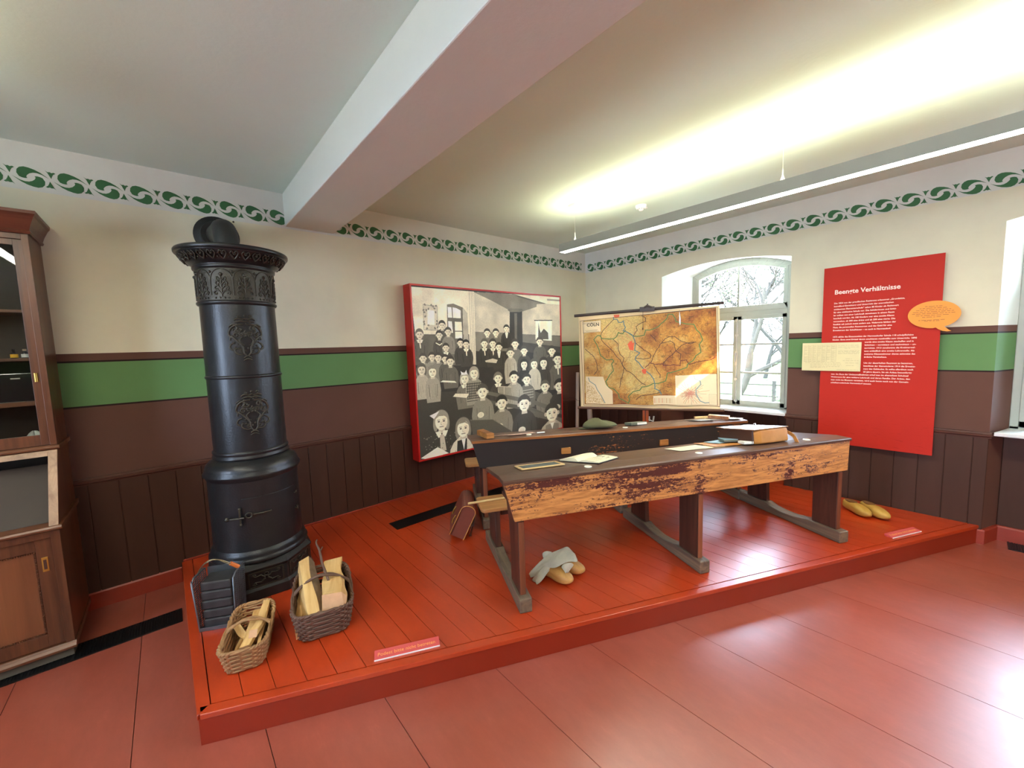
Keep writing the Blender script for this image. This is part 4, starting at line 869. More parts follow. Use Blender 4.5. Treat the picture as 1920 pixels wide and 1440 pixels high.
mb = MB(); mb.tube([(-.02, -.012, .890), (1.572, -.012, .892)], .016, 12); mb.build('bottom_rod', M_RODB, mp)
mb = MB(); mb.box((.70, -.03, 2.00), (.86, .02, 2.052)); mb.tube([(.785, -.01, 2.05), (.785, -.01, 2.085)], .008, 8); mb.tube([(.745, -.02, 2.04), (.78, -.024, 2.062), (.83, -.02, 2.04)], .014, 8)
mb.build('hanger_bracket', M_RODD, mp, bevel=.006)
mb = MB(); mb.tube([(.735, -.026, 2.03), (.737, -.026, 1.93), (.735, -.026, 1.80)], .0022, 6); mb.tube([(.735, -.026, 1.82), (.735, -.026, 1.795)], .006, 8)
mb.build('hanging_cord', M_RODD, mp)
text_mesh('map_title', 'CÖLN', .052, M_INK, mp, Matrix.Translation((.103, -.009, 1.862)) @ Matrix.Rotation(math.radians(1.5), 4, 'Y').inverted() @ Matrix.Rotation(PI/2, 4, 'X'), bold=.0012, thick=.0004)
ms = thing('map_stand', 'orange varnished wooden map stand post rising behind the hanging map', 'stand', (-.957+.765*math.cos(ang)-.022*math.sin(ang), -.648+.765*math.sin(ang)+.022*math.cos(ang), HP+.001), ang)
mb = MB(); mb.box((-.036, .0, .05), (.030, .045, 1.86)); mb.build('post', M_POST, ms, bevel=.004)
mb = MB(); mb.box((-.006, -.004, .06), (.0, -.0005, 1.84)); mb.build('post_groove', M_RODD, ms)
for a in range(4):
    mb = MB(); Mx = Matrix.Rotation(PI/4+a*PI/2, 4, 'Z'); mb.hexa([Mx @ Vector(p) for p in ((.0, -.022, 0.001), (.25, -.022, 0.001), (.25, .022, 0.001), (0, .022, 0.001))], [Mx @ Vector(p) for p in ((.0, -.022, .085), (.25, -.022, .035), (.25, .022, .035), (0, .022, .085))])
    o = mb.build('foot', M_POST, ms, bevel=.003); o.location = (0, .022, 0)
mb = MB(); mb.tube([(.03, .0, .62), (.075, -.01, .60)], .006, 8); mb.tube([(.075, -.01, .575), (.088, -.01, .66)], .009, 8); mb.tube([(.04, -.005, .60), (.04, -.005, .655)], .007, 8)
mb.build('wing_screw', M_STEEL, ms)
# rolled maps standing in the corner
M_ROLL = plain('old_paper_roll', srgb(178, 160, 146), .7, var=.06, stretch=(1, 1, .2))
for (x0, y0, x1, y1, h, r, lb_) in ((-.50, -.21, -.30, -.075, 1.10, .024, 'thin rolled map leaning in the corner, tied with dark string'), (-.38, -.38, -.13, -.11, 1.15, .036, 'thicker rolled map standing beside the tied one in the corner')):
    t = thing('rolled_map', lb_, 'rolled map', (x0, y0, HP+.012), group=None)
    mb = MB(); mb.tube([(0, 0, 0), (x1-x0, y1-y0, h)], r, 20); mb.build('paper_roll', M_ROLL, t)
    if r < .03:
        mb = MB(); k = .66; c_ = Vector(((x1-x0)*k, (y1-y0)*k, h*k)); mb.tube([c_+Vector((r*1.08*math.cos(q), r*1.08*math.sin(q), .02*math.sin(q))) for q in [i*PI/8 for i in range(16)]], .003, 6, closed=True); mb.build('string', M_RODD, t)

# ============================================================ INFORMATION BOARD
def board_mat():
    m, nt, b = newmat('board_red')
    tc = N(nt, 'ShaderNodeTexCoord'); mpn = N(nt, 'ShaderNodeMapping'); mpn.inputs['Rotation'].default_value = (math.radians(35), 0, 0); mpn.inputs['Scale'].default_value = (1, 3, 16)
    ns = N(nt, 'ShaderNodeTexNoise'); ns.inputs['Scale'].default_value = 5; ns.inputs['Detail'].default_value = 5
    nt.links.new(tc.outputs['Object'], mpn.inputs[0]); nt.links.new(mpn.outputs[0], ns.inputs[0])
    r = ramp(nt, ns.outputs[0], [(.60, (0, 0, 0, 1)), (.70, (1, 1, 1, 1))])
    sp = N(nt, 'ShaderNodeSeparateXYZ'); nt.links.new(tc.outputs['Object'], sp.inputs[0])
    zr = ramp(nt, sp.outputs[2], [(.05, (.35, .35, .35, 1)), (.50, (0, 0, 0, 1))])
    ml = N(nt, 'ShaderNodeMath', operation='MULTIPLY'); nt.links.new(r.outputs[0], ml.inputs[0]); nt.links.new(zr.outputs[0], ml.inputs[1])
    nt.links.new(mix(nt, ml.outputs[0], srgb(186, 40, 26), srgb(132, 16, 12)), b.inputs['Base Color'])
    b.inputs['Roughness'].default_value = .6; b.inputs['Specular IOR Level'].default_value = .25; return m
M_BOARD = board_mat(); M_TXT = plain('lettering_white', srgb(250, 225, 215), .6, var=.01); M_BUB = plain('bubble_orange', srgb(240, 150, 40), .5, var=.02)
bd = thing('information_board', 'tall red museum information board headed Beengte Verhältnisse on the window wall', 'information board', (-.046, -3.20, .66))
MB().box((-.014, -.379, 0), (0, .379, 1.617)).build('board_panel', M_BOARD, bd, bevel=.0015)
for y in (-.25, .25):
    for z in (.25, 1.4): MB().box((0, y-.03, z-.03), (.0455, y+.03, z+.03)).build('spacer', M_STEEL, bd)
def TB(y, z, x=-.0605): return Matrix(((0, 0, -1, x+.046), (-1, 0, 0, y+3.20), (0, 1, 0, z-.66), (0, 0, 0, 1)))
text_mesh('heading', 'Beengte Verhältnisse', .0545, M_TXT, bd, TB(-2.903, 2.034), bold=.0011, xscale=.94)
P1 = ['Die 1854 von der preußischen Regierung erlassenen „Grundzüge,', 'betreffend Einrichtung und Unterricht der evangelischen', 'einklassigen Elementarschule“ sahen 80 Kinder als Richtwert', 'für eine einklassige Schule vor. Die Schülerinnen und Schü-', 'ler sollten von einer Lehrkraft gemeinsam in einem Raum', 'beschult werden. Ab 100 Kindern war eine zweite Klasse', 'vorgesehen, ab 200 eine dritte und ab 250 eine vierte. Die', 'Realität sah jedoch meist anders aus. Vielerorts fehlten der', 'Platz, die personellen Ressourcen und das Geld für eine', 'Erweiterung der Schulhäuser – so auch in Hermesdorf.']
P2 = ['1872 zählte das Einzugsgebiet der Hermesdorfer Schule 118 schulpflichtige', 'Kinder. Etwa zwei Drittel davon erschienen regelmäßig zum Unterricht. 1890', 'wurde eine zweite Klasse geschaffen und in', 'Schichten – vormittags und nachmittags – un-', 'terrichtet. 1913 genehmigte die Kreisverwal-', 'tung schließlich eine zweite Lehrerstelle. Als', 'weiteres Klassenzimmer diente zeitweise das', 'örtliche Vereinshaus.', '', 'Um der dauerhaften Raumnot zu begegnen,', 'beschloss der Gemeinderat 1914 die Erweite-', 'rung des Gebäudes. Es sollte allerdings noch', '25 Jahre dauern, bis ein Anbau bezugsfertig', 'war. Im Zuge der Umbaumaßnahmen schuf man im ehemaligen Schulsaal', 'Wohnraum für eine weitere Lehrkraft und deren Familie. Der Anbau, den', 'man nicht ins Museum versetzte, wird auch heute noch von der Gemein-', 'schaftsgrundschule Hermesdorf genutzt.']
def para(lines, z0, pitch, indent):
    ms_ = []
    for i, l in enumerate(lines):
        if not l: continue
        y = -3.128 if i in indent else -2.903
        ms_.append(text_mesh('text_line', l, .0178, M_TXT, bd, TB(y, z0-i*pitch), bold=.00032, xscale=.98))
    return ms_
para(P1, 1.947, .0272, ()); para(P2, 1.643, .0262, (2, 3, 4, 5, 6, 7, 9, 10, 11, 12))
# speech bubble and timetable card
def strokes(mb, rows, x, rnd, h=.0045):
    for (y0, y1, z) in rows:
        y = y0
        while y > y1:
            L = min(rnd.uniform(.008, .035), y-y1); mb.box((x-.0004, y-L, z-h/2), (x, y, z+h/2)); y -= L+.006
rnd = random.Random(8)
sb = thing('speech_bubble_sign', 'orange oval speech bubble sign on the right edge of the red board', 'sign', (-.072, -3.537, 1.80))
pts = []
for k in range(44):
    a = 2*PI*k/44; pts.append((.146*math.cos(a), .108*math.sin(a)+.003))
pts = [p for p in pts if not (p[1] < -.078 and -.075 < p[0] < -.005)]
i0 = max(range(len(pts)), key=lambda i: (pts[i][1] < -.06 and pts[i][0] < -.07 and -abs(pts[i][0]+.08)) or -9)
out = []
for k in range(60):
    a = 2*PI*k/60; x, y = .146*math.cos(a), .108*math.sin(a)+.003
    if 4.17 < a < 4.70:
        if 4.17 < a < 4.28: out += [(-.062, -.094), (-.088, -.122), (-.102, -.131), (-.078, -.134), (-.052, -.128), (-.030, -.114), (-.016, -.100)]
        continue
    out.append((x, y))
dedup = []
for p in out:
    if p not in dedup: dedup.append(p)
mb = MB(); mb.prism(dedup, 'x', -.010, 0); mb.build('bubble_panel', M_BUB, sb, bevel=.001)
mb = MB(); mb.box((0, -.10, -.02), (.0115, .12, .02)); mb.build('spacer', M_STEEL, sb); 
mb = MB(); strokes(mb, [(.050, -.045, .068), (.08, -.075, .054), (.10, -.092, .040), (.117, -.108, .026), (.122, -.115, .012), (.10, -.088, -.002), (.063, -.04, -.016), (.083, -.062, -.040), (.05, -.034, -.047)], -.0102, rnd, .0036)
mb.build('small_print', plain('print_brown', srgb(150, 84, 30), .6), sb)
cd = thing('timetable_card', 'cream handwritten timetable card fixed on the left edge of the red board', 'card', (-.070, -2.895, 1.468))
M_CARD = plain('card_cream', srgb(226, 214, 168), .6, var=.03)
MB().box((-.010, -.215, -.130), (0, .215, .130)).build('card_panel', M_CARD, cd, bevel=.001)
MB().box((0, -.15, -.03), (.0095, .05, .03)).build('spacer', M_STEEL, cd)
M_PEN = plain('ink_faded', srgb(168, 154, 122), .7); mb = MB(); X0 = -.0102
for k in range(8): y = .200-.0345*k; mb.box((X0-.0003, y-.0006, -.045), (X0, y+.0006, .110))
for k in range(10): z = .110-.0172*k; mb.box((X0-.0003, -.042, z-.0005), (X0, .200, z+.0005))
for k in range(7):
    for j in range(9):
        if rnd.random() < .8: y = .197-.0345*k; z = .101-.0172*j; strokes(mb, [(y, y-.027, z), (y, y-.02, z-.006)], X0, rnd, .0012)
strokes(mb, [(-.055, -.20, .103), (-.055, -.20, .088), (-.10, -.14, .076), (-.055, -.205, .055), (-.055, -.20, .046), (-.055, -.205, .037), (-.055, -.2, .028), (-.11, -.155, -.018), (-.09, -.2, -.034), (-.11, -.2, -.056), (-.115, -.17, -.078), (.19, -.08, -.055), (.15, -.08, -.066), (.15, -.085, -.078), (.15, -.07, -.090), (.15, .02, -.098), (-.05, -.2, -.118)], X0, rnd, .0018)
mb.build('handwriting', M_PEN, cd)
# ============================================================ SCHOOL BENCH DESKS
def worn_panel(name, paint, wood_lo, wood_hi, amount, seed, top_dark, scratch=True):
    m, nt, b = newmat(name)
    tc = N(nt, 'ShaderNodeTexCoord')
    def nz(scale, st, det=5, rg=.6, dist=0.0, off=0.0):
        mp_ = N(nt, 'ShaderNodeMapping'); mp_.inputs['Scale'].default_value = st; mp_.inputs['Location'].default_value = (seed+off, seed*.7, seed*.3)
        n = N(nt, 'ShaderNodeTexNoise'); n.inputs['Scale'].default_value = scale; n.inputs['Detail'].default_value = det; n.inputs['Roughness'].default_value = rg; n.inputs['Distortion'].default_value = dist
        nt.links.new(tc.outputs['Object'], mp_.inputs[0]); nt.links.new(mp_.outputs[0], n.inputs[0]); return n.outputs[0]
    grain = nz(60, (.10, 1, 1), 6, .6, .8)
    rw = ramp(nt, grain, [(.34, wood_lo), (.62, wood_hi)])
    big = nz(2.6, (.8, 1, 1.6), 3, .5); streak = nz(26, (.09, 1, 1), 7, .72, .3, 3); fine = nz(95, (.5, 1, .9), 5, .75, .2, 7)
    def math_(op, a, b_):
        n = N(nt, 'ShaderNodeMath', operation=op)
        for i, v in enumerate((a, b_)):
            if isinstance(v, (int, float)): n.inputs[i].default_value = v
            else: nt.links.new(v, n.inputs[i])
        return n.outputs[0]
    sp = N(nt, 'ShaderNodeSeparateXYZ'); nt.links.new(tc.outputs['Object'], sp.inputs[0])
    zf = math_('MULTIPLY', math_('SUBTRACT', sp.outputs[2], .64), top_dark)
    xf = math_('MULTIPLY', math_('MAXIMUM', math_('SUBTRACT', 1.0, sp.outputs[0]), -.3), .13)
    v = math_('ADD', math_('ADD', math_('MULTIPLY', big, .75), math_('MULTIPLY', streak, .9)), math_('MULTIPLY', fine, .8))
    v = math_('ADD', math_('ADD', v, zf), xf)
    blot = nz(3.4, (1.0, 1, .35), 2, .4, 0, 11); bm_ = N(nt, 'ShaderNodeMapRange'); bm_.inputs[1].default_value = .60; bm_.inputs[2].default_value = .72; bm_.inputs[4].default_value = .30; nt.links.new(blot, bm_.inputs[0]); v = math_('ADD', v, bm_.outputs[0])
    rm = ramp(nt, v, [(0, (0, 0, 0, 1)), (1, (1, 1, 1, 1))]); 
    mr = N(nt, 'ShaderNodeMapRange'); mr.inputs[1].default_value = amount; mr.inputs[2].default_value = amount+.05; nt.links.new(v, mr.inputs[0])
    nt.links.new(mix(nt, mr.outputs[0], rw.outputs[0], paint), b.inputs['Base Color'])
    rr = ramp(nt, mr.outputs[0], [(0, (.55, .55, .55, 1)), (1, (.35, .35, .35, 1))]); nt.links.new(rr.outputs[0], b.inputs['Roughness'])
    bump(nt, b, mr.outputs[0], .35, .0015)
    return m
M_PANF = worn_panel('worn_front_panel', srgb(84, 42, 36), srgb(152, 94, 46), srgb(212, 146, 80), 1.275, 2.0, .30)
M_PANB = worn_panel('worn_black_panel', srgb(44, 42, 42), srgb(150, 90, 44), srgb(196, 124, 66), 1.00, 5.3, .3)
M_TOPF = wood('desktop_brown', srgb(76, 52, 42), srgb(104, 76, 62), 'x', .34, 4, .12, .2, .8)
M_TOPB = wood('desktop_umber', srgb(88, 60, 48), srgb(122, 88, 70), 'x', .36, 4, .12, .2, .8)
M_EDGE = wood('desk_edge_orange', srgb(112, 66, 36), srgb(176, 112, 58), 'x', .45, 5, .12)
M_LEG = wood('leg_dark_brown', srgb(58, 34, 28), srgb(92, 56, 42), 'z', .42, 4, .12)
M_LEGLIT = wood('leg_edge_lit', srgb(112, 60, 36), srgb(146, 84, 54), 'z', .5, 5, .12)  # lighter leg wood, light on the front edge put into the colour
M_SLED = wood('runner_grey_wood', srgb(92, 78, 66), srgb(134, 112, 88), 'y', .55, 4, .2)
M_SEAT = wood('seat_worn_wood', srgb(128, 84, 48), srgb(190, 136, 80), 'x', .4, 4, .12, .25, .7)
M_PORC = plain('white_porcelain', srgb(236, 230, 212), .15, var=.02, coat=.5)

DA = math.radians(-24.983); DO = Vector((-3.30, -2.14, HP))
def DL(x, y, z=0.0): return Vector((DO.x+x*math.cos(DA)-y*math.sin(DA), DO.y+x*math.sin(DA)+y*math.cos(DA), HP+z))

def make_desk(loc, rz, label, M_PAN, M_TOP, M_FE, zs, wells, ln=2.53):
    d = thing('school_bench_desk', label, 'school desk', loc, rz, 'long school bench desks')
    Zt = .775*zs; Zb = .727*zs
    # sloping desktop with a flat pen strip along the front
    prof = [(-.008, Zt-.022), (-.010, Zt-.006), (-.002, Zt), (.105, Zt), (.108, Zt-.004), (.112, Zt-.002), (.440, Zb), (.446, Zb-.006), (.440, Zb-.024), (.11, Zt-.026)]
    mb = MB(); mb.prism(prof, 'x', -.080, ln); mb.build('desktop', M_TOP, d, bevel=.004)
    mb = MB(); z0 = .535*zs; zt = Zt-.0225
    mb.hexa([(-.020, -.006, z0), (ln-.022, -.006, z0), (ln-.022, .018, z0), (-.020, .018, z0)], [(-.074, .000, zt), (ln-.004, .000, zt), (ln-.004, .024, zt), (-.074, .024, zt)])
    o = mb.build('front_panel', M_PAN, d, bevel=.004)
    mb = MB(); mb.box((.0, .022, .565*zs), (ln-.06, .36, .585*zs)); mb.build('book_shelf', M_LEG, d, bevel=.002)
    for i, x in enumerate((.003, 1.225, ln-.08)):
        mb = MB(); pts = [(.018, .083), (.198, .083), (.200, .30), (.215, .45), (.262, .56*zs), (.39, .64*zs), (.41, Zb-.028), (.11, Zt-.0275), (.030, Zt-.0275), (.025, .60*zs), (.0185, .50*zs)]
        if i: pts = [(.018, .083), (.198, .083), (.200, .45), (.23, .56*zs), (.39, .64*zs), (.41, Zb-.028), (.11, Zt-.0275), (.030, Zt-.0275), (.0185, .50*zs)]
        mb.prism(pts, 'x', x, x+.038)
        lg = mb.build('leg', M_LEG, d, bevel=.003)
        mb = MB(); mb.box((x+.003, .0135, .086), (x+.035, .0195, .52*zs)); mb.build('lit_leg_edge', M_LEGLIT, lg, bevel=.001)  # paler strip paints the lit look of the leg's narrow front face
        mb = MB(); mb.prism([(.600, .083), (.800, .083), (.79, .358), (.61, .358)], 'x', x, x+.038); mb.build('bench_leg', M_LEG, d, bevel=.003)
        w0, w1 = (x-.016, x+.058) if i < 2 else (x-.022, x+.064)
        mb = MB(); sp = [(-.028, .002), (-.028, .082), (-.022, .086), (.215, .085), (.26, .074), (.34, .060), (.44, .055), (.54, .064), (.60, .082), (.82, .085), (.90, .082), (.905, .002)]
        mb.prism(sp, 'x', w0, w1); mb.build('runner', M_SLED, d, bevel=.005)
    mb = MB()
    rc = .035; c = []
    for (cx, cy, a0) in ((-.095+rc, .570+rc, PI), (ln+.01-rc, .570+rc, 1.5*PI), (ln+.01-rc, .825-rc, 0), (-.095+rc, .825-rc, .5*PI)):
        c += [(cx+rc*math.cos(a0+k*PI/10), cy+rc*math.sin(a0+k*PI/10)) for k in range(6)]
    mb.prism(c, 'z', .359, .385); mb.build('bench_seat', M_SEAT, d, bevel=.004)
    mb = MB(); mb.box((.06, .66, .29), (1.22, .68, .358)); mb.build('bench_rail', M_LEG, d, bevel=.002)
    mb = MB(); mb.box((1.27, .66, .29), (ln-.085, .68, .358)); mb.build('bench_rail', M_LEG, d, bevel=.002)
    for x in wells:
        mb = MB(); mb.lathe([(.001, Zt+.0055), (.012, Zt+.006), (.021, Zt+.005), (.0235, Zt+.001)], 24, c=(x, .070)); mb.build('inkwell', M_PORC, d)
    return d
desk1 = make_desk(DO, DA, 'long school bench desk in front, orange wood showing through worn brown paint', M_PANF, M_TOPF, M_EDGE, 1.0, (.47, 1.27, 2.2))
p0 = DL(-.055, 1.105); p1 = DL(2.523, .885); DB = math.atan2(p1.y-p0.y, p1.x-p0.x)
ORB = Vector((p0.x+.075*math.cos(DB), p0.y+.075*math.sin(DB), HP))
desk2 = make_desk(ORB, DB, 'long school bench desk behind, black painted panel with scratches and orange edge', M_PANB, M_TOPB, M_EDGE, .972, (.42, 1.31), 2.51)
def BL(x, y, z=0.0): return Vector((ORB.x+x*math.cos(DB)-y*math.sin(DB), ORB.y+x*math.sin(DB)+y*math.cos(DB), HP+z))
mb = MB(); mb.box((-.079, -.0125, .752*.972), (2.508, -.0085, .772*.972)); mb.build('front_edge', M_EDGE, desk2, bevel=.001)
M_BLOCK = wood('block_light_wood', srgb(150, 96, 48), srgb(196, 138, 76), 'x', .5)
for x in (.68, 1.60): mb = MB(); mb.box((x, -.020, .60*.972), (x+.085, -.004, .655*.972)); mb.build('patch_block', M_BLOCK, desk2, bevel=.003)
for x, z, s_ in ((1.38, .645, 1.0), (1.41, .650, .8), (1.35, .62, .7), (1.72, .63, .6)):
    pass
def ztop(y): return .775 if y < .11 else .775-(y-.11)*.1455        # height of the front desk's top
def ztopB(y): return .7535 if y < .11 else .7535-(y-.11)*.1415
SL = -math.atan(.1455)
# ============================================================ THINGS ON THE DESKS
M_SLATE = plain('slate', srgb(84, 92, 90), .55, var=.12, scale=12, bstr=.1)
M_SLF = wood('slate_frame', srgb(196, 158, 100), srgb(228, 196, 142), 'x', .45, 5)
M_PAPER = plain('old_paper', srgb(226, 214, 178), .7, var=.04, scale=14)
M_PAPERW = plain('white_paper', srgb(236, 236, 228), .7, var=.03, scale=14)
M_PINK = plain('pink_paper', srgb(206, 172, 156), .7, var=.03)
M_BLUEP = plain('blue_notebook', srgb(132, 168, 184), .5, var=.06)
M_DARKC = plain('dark_cover', srgb(48, 46, 50), .4, var=.1)
M_GREYC = plain('grey_green_cover', srgb(110, 116, 100), .5, var=.08)
M_TAN = plain('tan_leather', srgb(186, 126, 62), .45, var=.12, scale=10, bstr=.2, bscale=120)
M_TANL = plain('worn_tan_leather', srgb(150, 100, 56), .24, var=.15, scale=8, bstr=.2, bscale=120, coat=.5)
M_REDL = plain('red_brown_leather', srgb(122, 62, 48), .42, var=.12, scale=8, bstr=.25, bscale=130)
M_DKL = plain('leather_edge', srgb(70, 40, 28), .5, var=.1)
M_BRASS = plain('brass', srgb(186, 148, 74), .3, metal=.9, var=.1)
M_CAP = plain('olive_cloth', srgb(92, 92, 62), .9, var=.12, scale=14, bstr=.4, bscale=220)
M_INKT = plain('printed_ink', srgb(70, 66, 58), .6, var=.02)
M_CLOG = wood('willow_clog', srgb(184, 128, 62), srgb(222, 168, 96), 'y', .5, 3, .15, .3, .7, squeeze=.2)
M_CLOGY = wood('yellow_clog', srgb(178, 134, 54), srgb(206, 164, 78), 'y', .55, 3, .12, .3, .7, squeeze=.2)
M_HOLE = plain('clog_inside', srgb(120, 80, 40), .8)
M_WOOL = plain('grey_wool', srgb(196, 190, 172), .95, var=.08, scale=20, bstr=.6, bscale=180)

def on_desk(name, label, cat, x, y, rz, base=DL, zf=ztop, da=DA, lift=.0015, group=None):
    p = base(x, y, zf(y)+lift); slope = SL if y > .11 else 0
    q = Matrix.Rotation(da, 3, 'Z') @ Matrix.Rotation(slope, 3, 'X') @ Matrix.Rotation(rz, 3, 'Z')
    return thing(name, label, cat, p, rot=q.to_euler(), group=group)

t = on_desk('slate_board', 'small school slate in a pale wooden frame at the left end of the front desk', 'slate', .221, .245, math.radians(2))
mb = MB(); w, h, f = .143, .076, .017
for a, b_ in (((-w, -h, 0), (w, -h+f, .009)), ((-w, h-f, 0), (w, h, .009)), ((-w, -h+f, 0), (-w+f, h-f, .009)), ((w-f, -h+f, 0), (w, h-f, .009))): mb.box(a, b_)
mb.build('slate_frame', M_SLF, t, bevel=.003)
MB().box((-w+f-.003, -h+f-.003, .002), (w-f+.003, h-f+.003, .006)).build('slate', M_SLATE, t)

# open picture book
t = on_desk('open_book', 'open old school reader with a printed drawing lying near the slate', 'book', .575, .275, math.radians(30))
def page_prof(s_, w_, hmax):
    return [(s_*w_*k/10, .004+hmax*math.sin(min(1, k/3.2)*PI/2)*(1-.75*(k/10)**2)) for k in range(11)]
for s_, w_, hm, nm in ((-1, .150, .014, 'page_block'), (1, .150, .026, 'page_block')):
    pr_ = page_prof(s_, w_, hm); poly = pr_+[(s_*w_, .003), (0, .003)]
    mb = MB(); mb.prism([(p[0], p[1]) for p in (poly if s_ > 0 else poly[::-1])], 'x', -.115, .115, Matrix.Rotation(0, 4, 'Z'))
    # prism axis x uses (y,z) pairs
    mb.build(nm, M_PAPER, t)
mb = MB(); mb.box((-.118, -.155, 0), (.118, .155, .003)); mb.build('book_cover', M_DARKC, t, bevel=.001)
def pz(y, hm=.014, w_=.150): k = abs(y)/w_*10; return .004+hm*math.sin(min(1, k/3.2)*PI/2)*(1-.75*(k/10)**2)
mb = MB()
def mark(mb, x0, x1, y0, y1):
    mb.hexa([(x0, y0, pz(y0)), (x1, y0, pz(y0)), (x1, y1, pz(y1)), (x0, y1, pz(y1))], [(x0, y0, pz(y0)+.0006), (x1, y0, pz(y0)+.0006), (x1, y1, pz(y1)+.0006), (x0, y1, pz(y1)+.0006)])
mark(mb, .02, .024, -.13, -.05); mark(mb, .024, .090, -.054, -.050); mark(mb, .04, .07, -.085, -.078); mark(mb, .034, .040, -.09, -.062); mark(mb, .045, .075, -.112, -.108); mark(mb, .045, .070, -.121, -.118)
mb.build('printed_drawing', M_INKT, t)
mb = MB()
for k in range(6):
    for x0 in (-.10, -.045): mark(mb, x0, x0+.045, -.045-.014*k, -.0465-.014*k)
mb.build('printed_text', plain('print_grey', srgb(150, 142, 120), .7), t)

def sheet(name, label, cat, x, y, rz, w, h, mat, base=DL, zf=ztop, da=DA, lift=.0015, curl=.006, th=.0012, group=None, seed=1, lines=0):
    t = on_desk(name, label, cat, x, y, rz, base, zf, da, lift, group)
    rnd = random.Random(seed); ph = rnd.random()*6; n = 10; rings = []
    for i in range(n+1):
        u = i/n; xx = -w/2+w*u; row = []
        z = curl*(max(0, abs(u-.5)*2-.5))**2*2*(1+.5*math.sin(ph))
        rings.append([(xx, -h/2, z), (xx, h/2, z+curl*.3*u), (xx, h/2, z+curl*.3*u+th), (xx, -h/2, z+th)])
    mb = MB(); mb.loft(rings, smooth=False); mb.build('sheet', mat, t)
    if lines:
        mb = MB()
        for k in range(lines):
            yy = h*.38-h*.76*k/max(1, lines-1); mb.box((-w*.30, yy-.0008, th+.0003), (w*.30*rnd.uniform(.6, 1), yy+.0008, th+.0007))
        mb.build('writing', plain('writing_grey', srgb(176, 166, 138), .7) if 'writing_grey' not in bpy.data.materials else bpy.data.materials['writing_grey'], t)
    return t
sheet('paper_sheet', 'cream handwritten sheet lying in the middle of the front desk beside the inkwell', 'paper', 1.345, .262, math.radians(2), .27, .165, M_PAPER, lines=7, curl=.002)
sheet('paper_sheet', 'second cream sheet tucked under the right side of the handwritten one', 'paper', 1.47, .225, math.radians(-10), .20, .13, M_PAPER, lift=.0012, curl=.001, th=.0008)
# satchel lying on the front desk with flap and books sliding out
bg_ = on_desk('leather_satchel', 'tan leather school satchel lying on the front desk with books sliding out', 'satchel', 1.893, .235, math.radians(1), lift=.002)
mb = MB(); n = 12; rings = []
def rr_(w, h, r, x):     # rounded section in y,z
    pts = []
    for cy, cz, a0 in ((-w/2+r, r, PI), (w/2-r, r, 1.5*PI), (w/2-r, h-r, 0), (-w/2+r, h-r, .5*PI)):
        for k in range(5): a = a0+k*PI/8; pts.append((x, cy+r*math.cos(a), cz+r*math.sin(a)))
    return pts
for x, w, h, r in ((-.150, .30, .088, .02), (-.10, .325, .098, .014), (0, .33, .100, .012), (.12, .325, .100, .012), (.145, .32, .096, .014), (.152, .30, .085, .03)): rings.append(rr_(w, h, r, x))
mb.loft(rings, smooth=False); mb.build('satchel_body', M_TAN, bg_, bevel=.003)
mb = MB(); mb.hexa([(-.165, -.168, .0995), (.150, -.168, .0995), (.150, .168, .0985), (-.185, .150, .108)], [(-.165, -.168, .1045), (.150, -.168, .1045), (.150, .168, .1035), (-.185, .150, .112)]); mb.build('flap', M_TANL, bg_, bevel=.002)
mb = MB(); mb.prism([(-.17, .01), (-.155, .012), (-.150, .09), (-.165, .10)], 'y', -.15, .14); mb.build('dark_opening', M_DKL, bg_)
mb = MB(); mb.ribbon([(.152, -.13, .07), (.175, -.145, .055), (.190, -.17, .03), (.188, -.195, -.02)], .024, .004, up=(1, 0, 0)); mb.build('strap', M_TAN, bg_)
mb = MB(); mb.box((.153, -.142, .04), (.162, -.118, .065)); mb.build('buckle', M_STEEL, bg_); mb = MB(); mb.tube([(.150, .10, .10), (.168, .12, .112), (.165, .135, .108)], .004, 6); mb.build('ring', M_STEEL, bg_)
sheet('leather_flap', 'flat tan leather folder lying open under the blue notebook', 'folder', 1.665, .265, math.radians(-8), .33, .25, M_TAN, lift=.0035, curl=.003, th=.003)
sheet('blue_notebook', 'thin light blue notebook on the tan folder left of the satchel', 'notebook', 1.665, .325, math.radians(8), .15, .13, M_BLUEP, lift=.010, curl=.001, th=.003)
t = on_desk('dark_covered_book', 'dark covered book with pale top poking out of the satchel opening', 'book', 1.725, .285, math.radians(-28), lift=.016)
MB().box((-.055, -.075, 0), (.055, .075, .003)).build('cover', M_DARKC, t); MB().box((-.053, -.073, .0032), (.053, .073, .015)).build('page_block', M_GREYC, t); MB().box((-.055, -.075, .0152), (.055, .075, .019)).build('cover', M_BLUEP, t)
t = on_desk('small_book', 'small thick book poking from the lower front corner of the satchel', 'book', 1.722, .135, math.radians(-20), lift=.0085)
MB().box((-.032, -.045, 0), (.032, .045, .018)).build('page_block', M_PAPERW, t, bevel=.002); MB().box((-.034, -.047, -.0025), (.034, .047, -.0003)).build('cover', M_DARKC, t)

